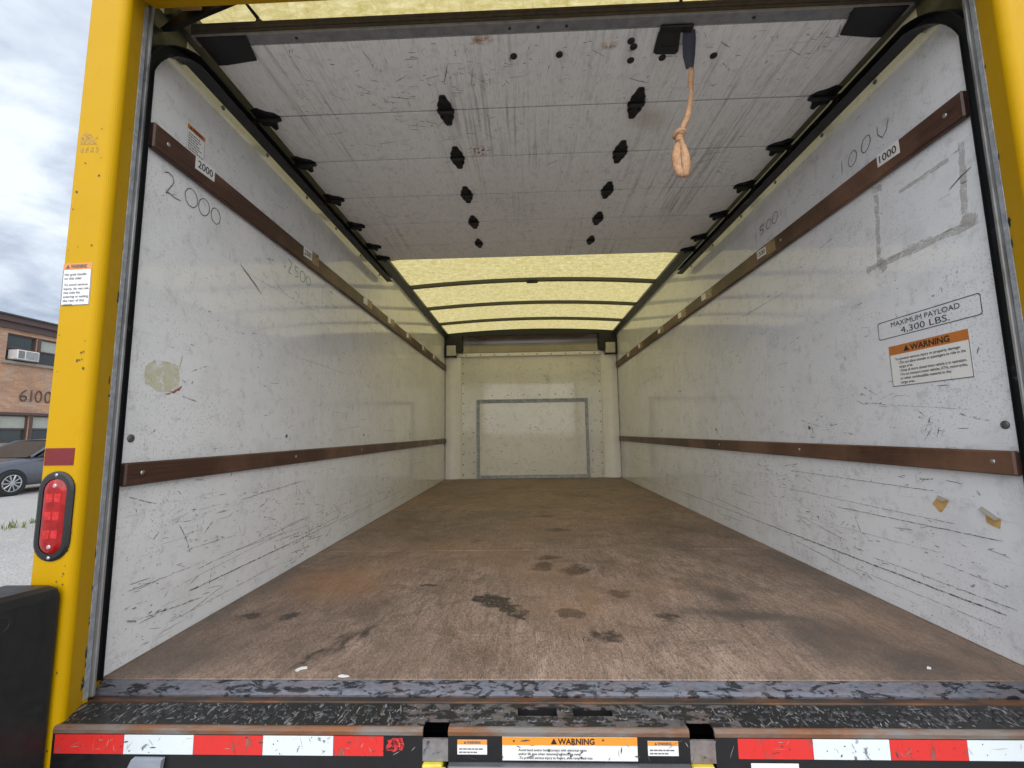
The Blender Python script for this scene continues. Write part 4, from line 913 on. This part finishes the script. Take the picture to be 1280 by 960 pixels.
# raised, punched dimples in two staggered rows
dm = MB(); seg = 10; prof = [(0.0125, 0.0), (0.0085, 0.0032), (0.0055, 0.0036), (0.0045, 0.0008)]
vs = []; fs = []
for r, h in prof:
    for k in range(seg): t = 2*math.pi*k/seg; vs.append((r*math.cos(t), r*0.62*math.sin(t), h))
for i in range(3):
    for k in range(seg): fs.append((i*seg+k, i*seg+(k+1) % seg, (i+1)*seg+(k+1) % seg, (i+1)*seg+k))
fs.append(tuple(range(3*seg, 4*seg))); dm.add(vs, fs)
dp = {}
k = -22
while k <= 22:
    for row, (yy, off) in enumerate(((-0.088, 0.0), (-0.113, 0.024))):
        x = k*0.0485+off
        if abs(x) > 1.075: continue
        if any(a-0.014 < x < b+0.014 for a, b in slots) and row == 0: continue
        if any(a-0.014 < x < b+0.014 for a, b in slots+notches) and row == 1 and any(a-0.014 < x < b+0.014 for a, b in notches): continue
        mt = 'tread_centre' if abs(x) < 0.36 else 'tread_black'
        if row == 1 and any(a-0.014 < x < b+0.014 for a, b in slots): yy = -0.1215
        if mt not in dp: dp[mt] = dm.build('tread_dimple', mt, step, True, (x, yy, TZ+0.0002))
        else: copy(dp[mt], step, (x, yy, TZ+0.0002))
    k += 1
PT = Plane((0, 0, TZ), (1, 0, 0), (0, 1, 0))
for i_, (a, b, n_) in enumerate(((-1.09, -0.31, 620), (-0.24, -0.108, 50), (0.106, 0.24, 50), (0.31, 1.09, 680))):
    scratches(PT, 'drag_marks', step, n_, (a, b, -0.142, -0.069), 'bare_scratch', 50+i_, 0.85, lmin=0.003, lmax=0.035, wmin=0.0006, wmax=0.0022, h=0.0004, clusters=24, ang=math.pi/2, spread=0.22)
# worn nose and face, interrupted by the notches
xs = [-1.096, -0.300, -0.248, 0.248, 0.298, 1.096]
nose = [(-0.1425, TZ-0.005), (-0.1425, TZ+0.0005), (-0.146, TZ+0.0002), (-0.1495, TZ-0.002), (-0.151, TZ-0.006), (-0.151, TZ-0.013), (-0.146, TZ-0.013), (-0.1445, TZ-0.006)]
for a, b in ((-1.096, -0.3005), (-0.2475, 0.2475), (0.2985, 1.096)):
    m = MB(); m.prism(nose, 0, a, b); m.build('step_nose', 'nose_rust', step)
for a, b, z1, mt in ((-1.096, -0.3005, -0.0292, 'bumper_black'), (-0.3004, -0.2476, -0.036, 'bumper_bare'), (-0.2475, 0.2475, -0.0292, 'bumper_black'), (0.2476, 0.2984, -0.036, 'bumper_bare'), (0.2985, 1.096, -0.0292, 'bumper_black')):
    m = MB(); m.box(a, b, -0.1505, -0.1455, -0.078 if abs(a+b) < 1.0 else -0.12, z1); m.build('bumper_face', mt, step)
# reflective tape
def tape(x0, x1, mt, rag=False):
    m = MB(); P = Plane((0, -0.1505, 0), (1, 0, 0), (0, 0, 1)); P.sheet(m, x0, -0.0685, x1, -0.031, 0, 0.0007); o = m.build('reflective_tape', mt, step); return o
xx = [-1.090, -0.938, -0.787, -0.638, -0.488, -0.382]
for i in range(5): tape(xx[i]+0.0004, xx[i+1]-0.0004, ('tape_red', 'tape_white')[i % 2])
P = Plane((0, -0.1505, 0), (1, 0, 0), (0, 0, 1)); m = MB(); P.poly(m, [(-0.376, -0.058), (-0.378, -0.05), (-0.372, -0.044), (-0.374, -0.038), (-0.366, -0.0365), (-0.362, -0.033), (-0.352, -0.0345), (-0.343, -0.033), (-0.341, -0.041), (-0.3375, -0.048), (-0.342, -0.053), (-0.341, -0.058), (-0.352, -0.0565), (-0.36, -0.061), (-0.367, -0.0575)], 0.0007); m.build('tape_scrap', 'tape_red_torn', step)
xx = [0.343, 0.492, 0.643, 0.794, 0.944, 1.090]
for i in range(5): tape(xx[i]+0.0004, xx[i+1]-0.0004, ('tape_red', 'tape_white')[i % 2])
# marks rubbed across the tape
scratches(P, 'scratch_marks', step, 60, (-1.08, -0.36, -0.068, -0.033), 'scratch', 31, 0.4, lmin=0.002, lmax=0.016, wmin=0.0006, wmax=0.0024, clusters=9)
scratches(P, 'scratch_marks', step, 60, (0.35, 1.08, -0.068, -0.033), 'scratch', 32, 0.3, lmin=0.002, lmax=0.016, wmin=0.0006, wmax=0.0024, clusters=9)
scratches(P, 'scuff_marks', step, 120, (-1.08, 1.08, -0.068, -0.033), 'torn_skin', 33, 0.1, lmin=0.01, lmax=0.04, wmin=0.0005, wmax=0.0012)
# labels on the bumper face
sticker('bumper_label', Plane((-0.135, -0.1505, -0.0745), (1, 0, 0), (0, 0, 1)), 0.276, 0.0445, 0.0155, 'WARNING', ['Avoid hand and/or body contact with electrical wires', 'and/or lift gate when removing or securing ramp.', '-To prevent serious injury to fingers, slide ramp back into', 'truck SLOWLY.'], 0.0073, mats=('label_worn', 'label_orange_worn', 'ink'), lab='wide worn warning label at the centre of the bumper', head_w=0.075, head_h=0.7, border=False, text_x=0.12)
for x in (-0.228, 0.162): sticker('bumper_label', Plane((x, -0.1505, -0.064), (1, 0, 0), (0, 0, 1)), 0.0615, 0.0275, 0.0085, 'WARNING', ['#', '#'], 0.0062, mats=('label_worn', 'label_orange_worn', 'ink_grey'), lab='small worn warning label ' + ('left' if x < 0 else 'right') + ' of the wide one', head_w=0.028, border=False, text_x=0.06)
scratches(P, 'scuff_marks', step, 34, (-0.24, 0.24, -0.074, -0.032), 'scratch', 34, 0.3, lmin=0.004, lmax=0.03, wmin=0.0006, wmax=0.003, h=0.0022)
# stowed ramp in its slot, yellow end blocks, step bracket, white tag
m = MB(); m.bbox(-0.247, 0.247, -0.165, -0.05, -0.135, -0.0795, 0.003); rp = m.build('stowed_ramp', 'ramp_grey', T)
m = MB(); m.bbox(-0.247, 0.247, -0.168, -0.1655, -0.0915, -0.0885, 0.001); m.build('ramp_lip', 'ramp_bright', rp)
for a, b in ((-0.300, -0.258), (0.248, 0.293)):
    m = MB(); m.bbox(a, b, -0.16, -0.10, -0.15, -0.0795, 0.003); m.bbox(a+0.018, b+0.008, -0.166, -0.1605, -0.15, -0.081, 0.002); m.build('ramp_end_block', 'ramp_yellow', rp)
m = MB(); m.prism([(-0.945, -0.15), (-0.91, -0.0725), (-0.845, -0.0725), (-0.855, -0.15)], 1, -0.162, -0.152); m.build('step_bracket', 'step_grey', T)
m = MB(); m.bbox(0.366, 0.46, -0.1535, -0.1515, -0.13, -0.0755, 0.0008); m.build('white_tag', 'label_white', T)
m = MB(); m.box(-1.09, 1.09, -0.14, 0.05, -0.32, -0.125); m.build('bumper_beam', 'chassis_black', T)

# big rubber corner bumper, left and right
for sd in (-1, 1):
    m = MB(); n = 7; prof = []
    pts = arc(-1.137, -0.346, 0.035, -90, 0, 6)+arc(-1.112, -0.1645, 0.012, 0, 90, 4)+arc(-1.23, -0.1585, 0.006, 90, 180, 3)+arc(-1.20, -0.346, 0.035, 180, 270, 6)
    lay = [(-0.60, 0.0), (0.254, 0.0), (0.270, 0.004), (0.278, 0.014)]
    vs = []; q = len(pts); cxm = -1.165; cym = -0.26
    for z, ins in lay:
        for x, y in pts:
            x2 = x+(cxm-x)*ins/0.06; y2 = y+(cym-y)*ins/0.12
            zz = z+(0.015*max(0, (-0.16-y)/0.2) if z > 0 else 0)
            vs.append((x2 if sd < 0 else -x2, y2, zz))
    fs = [(k*q+i, k*q+(i+1) % q, (k+1)*q+(i+1) % q, (k+1)*q+i) for k in range(3) for i in range(q)]+[tuple(range(3*q, 4*q)), tuple(reversed(range(q)))]
    m.add(vs, fs); o = m.build('corner_bumper', 'bumper_rubber', T); o['label'] = 'black moulded corner bumper below the ' + ('left' if sd < 0 else 'right') + ' post'
    m = MB(); m.lathe([(0.019, -0.001), (0.0185, 0.0015), (0.012, 0.0016), (0.011, 0.0004)], (sd*1.1018, -0.262, 0.235), (-sd, 0, 0), 16); m.build('bolt_recess', 'chassis_black', o)

# chassis so the box stands on the ground
m = MB()
for x in (-0.45, 0.45): m.box(x-0.04, x+0.04, 0.06, 4.9, -0.34, -0.125)
m.tube([(-0.95, 1.45, -0.40), (0.95, 1.45, -0.40)], 0.06, 10); m.build('chassis_frame', 'chassis_black', T)
wp = None
for x in (-0.98, -0.70, 0.70, 0.98):
    for y in (1.45,):
        mm = MB().lathe([(0.22, -0.10), (0.36, -0.11), (0.40, -0.08), (0.40, 0.08), (0.36, 0.11), (0.22, 0.10)], (0, 0, 0), (1, 0, 0), 28)
        if wp is None: wp = mm.build('wheel', 'tyre', T, False, (x, y, GZ+0.40))
        else: copy(wp, T, (x, y, GZ+0.40))

# ------------------------------------------------------------------ scraps on the cargo floor
def scrap(x, y, pts, label, seed):
    rg7 = random.Random(seed); m = MB(); n = len(pts)
    top = [(a*0.75, b*0.8, 0.002+0.003*rg7.random()) for a, b in pts]; m.add(top, [tuple(range(n))]); m.add([(a, b, 0.0008) for a, b, c in top], [tuple(reversed(range(n)))])
    k = len(m.v); m.f += [(n+i, n+(i+1) % n, (i+1) % n, i) for i in range(n)]
    tag(m.build('paper_scrap', 'paper', None, False, (x, y, 0)), label, 'scrap', 'white scraps on the truck floor')
scrap(-0.661, 0.040, [(-0.016, -0.006), (-0.004, -0.012), (0.004, 0.0), (0.02, 0.006), (0.016, 0.014), (0.0, 0.012), (-0.008, 0.004)], 'curled white paper scrap on the floor near the door sill', 1)
scrap(-0.535, 0.008, [(-0.018, -0.002), (0.0, -0.004), (0.018, 0.0), (0.012, 0.006), (-0.01, 0.006)], 'flat pale scrap at the sill edge, right of the curled one', 2)
scrap(0.905, 0.05, [(-0.008, -0.003), (0.004, -0.005), (0.010, 0.002), (0.002, 0.006)], 'tiny white scrap on the floor in the right corner', 3)

# ------------------------------------------------------------------ brick building beyond, with windows and house number
BX = -18.4
B = empty('brick_building', (BX, 20, GZ)); B.location = (0, 0, 0)
tag(B, 'two-storey tan brick building with brown fascia and number 6100', 'building')
wins = []   # (y0, y1, z0, z1, kind)
for k in range(6):
    y0 = 13.27+k*4.4-4.4
    for z0, z1 in ((3.41, 4.40), (0.50, 1.50)):
        wins.append((y0, y0+0.95, z0, z1, 1)); wins.append((y0+1.05, y0+1.95, z0, z1, 2))
cols = sorted({(w_[0], w_[1]) for w_ in wins}); rows = [(0.50, 1.50), (3.41, 4.40)]
YA, YB, ZT = 4.0, 40.0, 4.55
m = MB(); yy = [YA]+[v for c in cols for v in c]+[YB]; zz = [GZ-0.2, 0.5, 1.5, 3.41, 4.40, ZT]
for i in range(len(yy)-1):
    for j in range(len(zz)-1):
        if i % 2 == 1 and j in (1, 3): continue
        m.box(BX-0.30, BX, yy[i], yy[i+1], zz[j], zz[j+1])
m.v = [v for v in m.v]
wallB = m.build('wall', 'facade_brick', B)
m = MB(); m.box(BX-9.0, BX-0.31, YA, YB, GZ-0.2, ZT); m.build('building_core', 'facade_brick', B)
for (y0, y1, z0, z1, kd) in wins:
    f = MB(); d = 0.05
    for a, b, c, e in ((y0, y0+d, z0, z1), (y1-d, y1, z0, z1), (y0+d, y1-d, z0, z0+d), (y0+d, y1-d, z1-d, z1)): f.box(BX-0.16, BX-0.06, a, b, c, e)
    zm = (z0+z1)/2-0.02; f.box(BX-0.15, BX-0.07, y0+d, y1-d, zm, zm+0.05)
    wd_ = f.build('window', 'frame_brown', B)
    upper = 'blind_pale' if (kd == 2 or z0 < 1) else 'pane_dark'
    m = MB(); m.box(BX-0.12, BX-0.11, y0+d, y1-d, zm+0.05, z1-d); m.build('pane', upper, wd_)
    m = MB(); m.box(BX-0.135, BX-0.125, y0+d, y1-d, z0+d, zm); m.build('pane', 'pane_dark', wd_)
for k in range(6):
    y0 = 13.27+k*4.4-4.4
    for z0, z1 in rows:
        m = MB(); m.box(BX+0.001, BX+0.10, y0-0.12, y0+2.07, z0-0.10, z0-0.002); m.build('sill', 'stone_sill', B)
        m = MB(); m.box(BX-0.2, BX+0.03, y0+0.951, y0+1.049, z0, z1); m.build('mullion', 'frame_brown', B)
        if z0 < 1: m = MB(); m.box(BX+0.001, BX+0.04, y0-0.12, y0+2.07, z1+0.002, z1+0.09); m.build('lintel', 'frame_brown', B)
m = MB(); m.box(BX-9.1, BX+0.10, YA-0.1, YB+0.1, 4.551, 4.78); fa = m.build('fascia', 'frame_brown', B)
m = MB(); m.box(BX-9.2, BX+0.22, YA-0.2, YB+0.2, 4.781, 4.98); m.build('fascia_cap', 'frame_brown', fa)
m = MB(); m.box(BX-9.3, BX+0.30, YA-0.25, YB+0.25, 4.981, 5.03); m.build('roof_edge', 'roof_tar', fa)
PN = Plane((BX+0.002, 13.81, 2.0), (0, 1, 0), (0, 0, 1))
def digit(x, strokes):
    mb = MB()
    for st in strokes:
        pts = [PN.p(x+a, b, 0.02) for a, b in st]; mb.tube(pts, 0.022, 6)
    mb.build('house_digit', 'frame_brown', B)
digit(0.0, [[(0.20, 0.42), (0.10, 0.34), (0.03, 0.22), (0.02, 0.11), (0.08, 0.02), (0.17, 0.02), (0.22, 0.09), (0.21, 0.17), (0.14, 0.21), (0.06, 0.17)]])
digit(0.34, [[(0.03, 0.0), (0.03, 0.43)]])
for x in (0.50, 0.82): digit(x, [[(0.11+0.10*math.sin(t), 0.215+0.205*math.cos(t)) for t in [2*math.pi*i/16 for i in range(17)]]])
AC = MB(); AC.bbox(BX-0.1, BX+0.28, 13.40, 14.10, 3.47, 3.82, 0.02); A = AC.build('air_conditioner', 'ac_white')
tag(A, 'white window air conditioner in the upstairs window of the brick building', 'air conditioner')
m = MB(); m.box(BX+0.281, BX+0.285, 13.66, 14.06, 3.51, 3.78); m.build('grille', 'ac_grille', A)
m = MB(); m.box(BX+0.281, BX+0.284, 13.43, 13.62, 3.51, 3.78); m.build('control_panel', 'ac_grille', A)
for k in range(6): m = MB(); m.box(BX+0.286, BX+0.292, 13.66, 14.06, 3.53+0.042*k, 3.542+0.042*k); m.build('louvre', 'ac_white', A)

# ------------------------------------------------------------------ parked sedan facing the same way as the camera side
K = empty('parked_car', (-14.0, 11.0, GZ)); tag(K, 'dark blue-grey sedan parked in front of the brick building', 'car')
# local: x across (-0.9..0.9, +x faces the truck), y along (front at -2.3), z up from ground
def loft(name, mat, st, parent=K, smooth=True):
    # st: list of (y, [(halfwidth,z)...])
    vs = []; fs = []; q = len(st[0][1]); n2 = 2*q
    for y, pr in st:
        for hw, z in pr: vs.append((hw, y, z))
        for hw, z in reversed(pr): vs.append((-hw, y, z))
    for i in range(len(st)-1):
        for k in range(n2): fs.append((i*n2+k, i*n2+(k+1) % n2, (i+1)*n2+(k+1) % n2, (i+1)*n2+k))
    fs += [tuple(range(n2)), tuple(reversed(range((len(st)-1)*n2, len(st)*n2)))]
    m = MB(); m.add(vs, [tuple(reversed(f)) for f in fs]); o = m.build(name, mat, parent, smooth); return o
def sec(w_, zt, zb=0.22): return [(w_*0.86, zb), (w_*0.97, zb+0.12), (w_, 0.50), (w_*0.985, zt-0.10), (w_*0.9, zt-0.01), (w_*0.5, zt+0.025), (0.0, zt+0.035)]
body = loft('body', 'car_paint', [(-2.32, sec(0.60, 0.60, 0.3)), (-2.25, sec(0.76, 0.66, 0.25)), (-2.0, sec(0.86, 0.74)), (-1.5, sec(0.90, 0.84)), (-0.9, sec(0.91, 0.93)), (0.0, sec(0.91, 0.95)), (1.2, sec(0.91, 0.97)), (1.8, sec(0.89, 0.98)), (2.2, sec(0.82, 0.94, 0.28)), (2.32, sec(0.70, 0.86, 0.32))])
def cab(w0, w1, z0, z1): return [(w0, z0), (w0*0.97, z0+(z1-z0)*0.35), (w1, z0+(z1-z0)*0.85), (w1*0.85, z1-0.01), (w1*0.4, z1+0.01), (0, z1+0.015)]
loft('roof', 'car_paint', [(-0.20, cab(0.60, 0.58, 1.33, 1.375)), (0.2, cab(0.62, 0.60, 1.36, 1.41)), (0.8, cab(0.62, 0.60, 1.37, 1.42)), (1.25, cab(0.58, 0.56, 1.33, 1.375))])
# glazing: windscreen, side windows, rear screen as real slabs
def slab(name, q, mat, t=0.012):
    P_ = [Vector(p) for p in q]; nn = (P_[1]-P_[0]).cross(P_[2]-P_[0]).normalized()*t
    m = MB(); n = len(P_); m.add([p for p in P_]+[p-nn for p in P_], [tuple(range(n)), tuple(reversed(range(n, 2*n)))]+[(i, n+i, n+(i+1) % n, (i+1) % n) for i in range(n)]); return m.build(name, mat, K)
slab('windscreen', [(-0.76, -1.05, 0.95), (0.76, -1.05, 0.95), (0.58, -0.22, 1.36), (-0.58, -0.22, 1.36)], 'car_glass')
slab('rear_screen', [(0.70, 2.0, 0.98), (-0.70, 2.0, 0.98), (-0.55, 1.27, 1.35), (0.55, 1.27, 1.35)], 'car_glass')
for s_ in (-1, 1):
    for y0, y1, y2, y3 in ((-0.88, 0.26, 0.26, -0.16), (0.34, 1.25, 1.10, 0.34)):
        q = [(s_*0.83, y0, 0.95), (s_*0.83, y1, 0.96), (s_*0.61, y2, 1.35), (s_*0.61, y3, 1.35)]
        slab('side_window', q if s_ > 0 else q[::-1], 'car_glass')
    m = MB(); m.tube([(s_*0.80, -1.0, 0.95), (s_*0.72, -0.6, 1.17), (s_*0.60, -0.2, 1.37)], 0.03, 6); m.tube([(s_*0.60, -0.2, 1.37), (s_*0.62, 0.5, 1.40), (s_*0.58, 1.25, 1.36), (s_*0.74, 1.9, 1.0)], 0.025, 6); m.tube([(s_*0.84, 0.30, 0.95), (s_*0.62, 0.30, 1.37)], 0.03, 6); m.build('pillar_trim', 'car_paint', K)
    m = MB(); m.bbox(s_*0.98-0.09, s_*0.98+0.09, -0.74, -0.62, 0.93, 1.06, 0.03); m.tube([(s_*0.86, -0.68, 0.95), (s_*0.95, -0.68, 0.97)], 0.02, 6); m.build('mirror', 'car_paint', K)
    m = MB(); m.bbox(s_*0.905-0.012, s_*0.905+0.02, -0.10, 0.12, 0.78, 0.81, 0.006); m.build('door_handle', 'car_paint', K)
    m = MB(); m.bbox(s_*0.62-0.14, s_*0.62+0.14, -2.30, -2.06, 0.58, 0.70, 0.03); m.build('headlight', 'lamp_glass', K)
    for y in (-1.47, 1.32):
        o = s_*0.80
        m = MB(); m.lathe([(0.20, -0.10), (0.28, -0.11), (0.315, -0.08), (0.315, 0.09), (0.28, 0.115), (0.215, 0.105)], (0, 0, 0), (s_, 0, 0), 28); wh = m.build('wheel', 'tyre', K, False, (o, y, 0.315))
        m = MB(); m.lathe([(0.06, 0.10), (0.06, 0.118), (0.02, 0.122)], (0, 0, 0), (s_, 0, 0), 16)
        for k in range(10):
            a = 2*math.pi*k/10; ca, sa = math.cos(a), math.sin(a)
            m.tube([(s_*0.112, 0.05*ca, 0.05*sa), (s_*0.112, 0.205*ca, 0.205*sa)], [0.016, 0.02], 5)
        m.tube([(s_*0.108, 0.205*math.cos(t), 0.205*math.sin(t)) for t in [2*math.pi*k/24 for k in range(25)]], 0.014, 6); m.build('rim', 'alloy', wh)
        m = MB(); m.lathe([(0.345, 0.0), (0.345, 0.022)], (s_*0.895, y, 0.32), (s_, 0, 0), 28); m.build('wheel_arch', 'chassis_black', K)
        wh.location.x = s_*0.825

# ------------------------------------------------------------------ weeds in the cracked lot
rg8 = random.Random(9)
for i, (x, y, n, lab) in enumerate(((-8.35, 5.72, 60, 'yellow-green weed tuft in the gravel, the wider of the two'), (-8.45, 6.1, 36, 'small yellow-green weed tuft in the gravel behind the wider one'))):
    m = MB()
    for k in range(n):
        a = rg8.uniform(0, 2*math.pi); r = abs(rg8.gauss(0, 0.16)); bx, by = r*math.cos(a), r*math.sin(a); h = rg8.uniform(0.03, 0.11); la = rg8.uniform(0, 2*math.pi); le = rg8.uniform(0.01, 0.05); wd_ = 0.008
        px, py = -math.sin(la)*wd_, math.cos(la)*wd_
        m.add([(bx-px, by-py, 0), (bx+px, by+py, 0), (bx+px*0.6+math.cos(la)*le*0.5, by+py*0.6+math.sin(la)*le*0.5, h*0.7), (bx-px*0.6+math.cos(la)*le*0.5, by-py*0.6+math.sin(la)*le*0.5, h*0.7), (bx+math.cos(la)*le, by+math.sin(la)*le, h)], [(0, 1, 2, 3), (3, 2, 4)])
    tag(m.build('weed_tuft', 'weed', None, False, (x, y, GZ)), lab, 'weed', 'weed tufts in the lot')
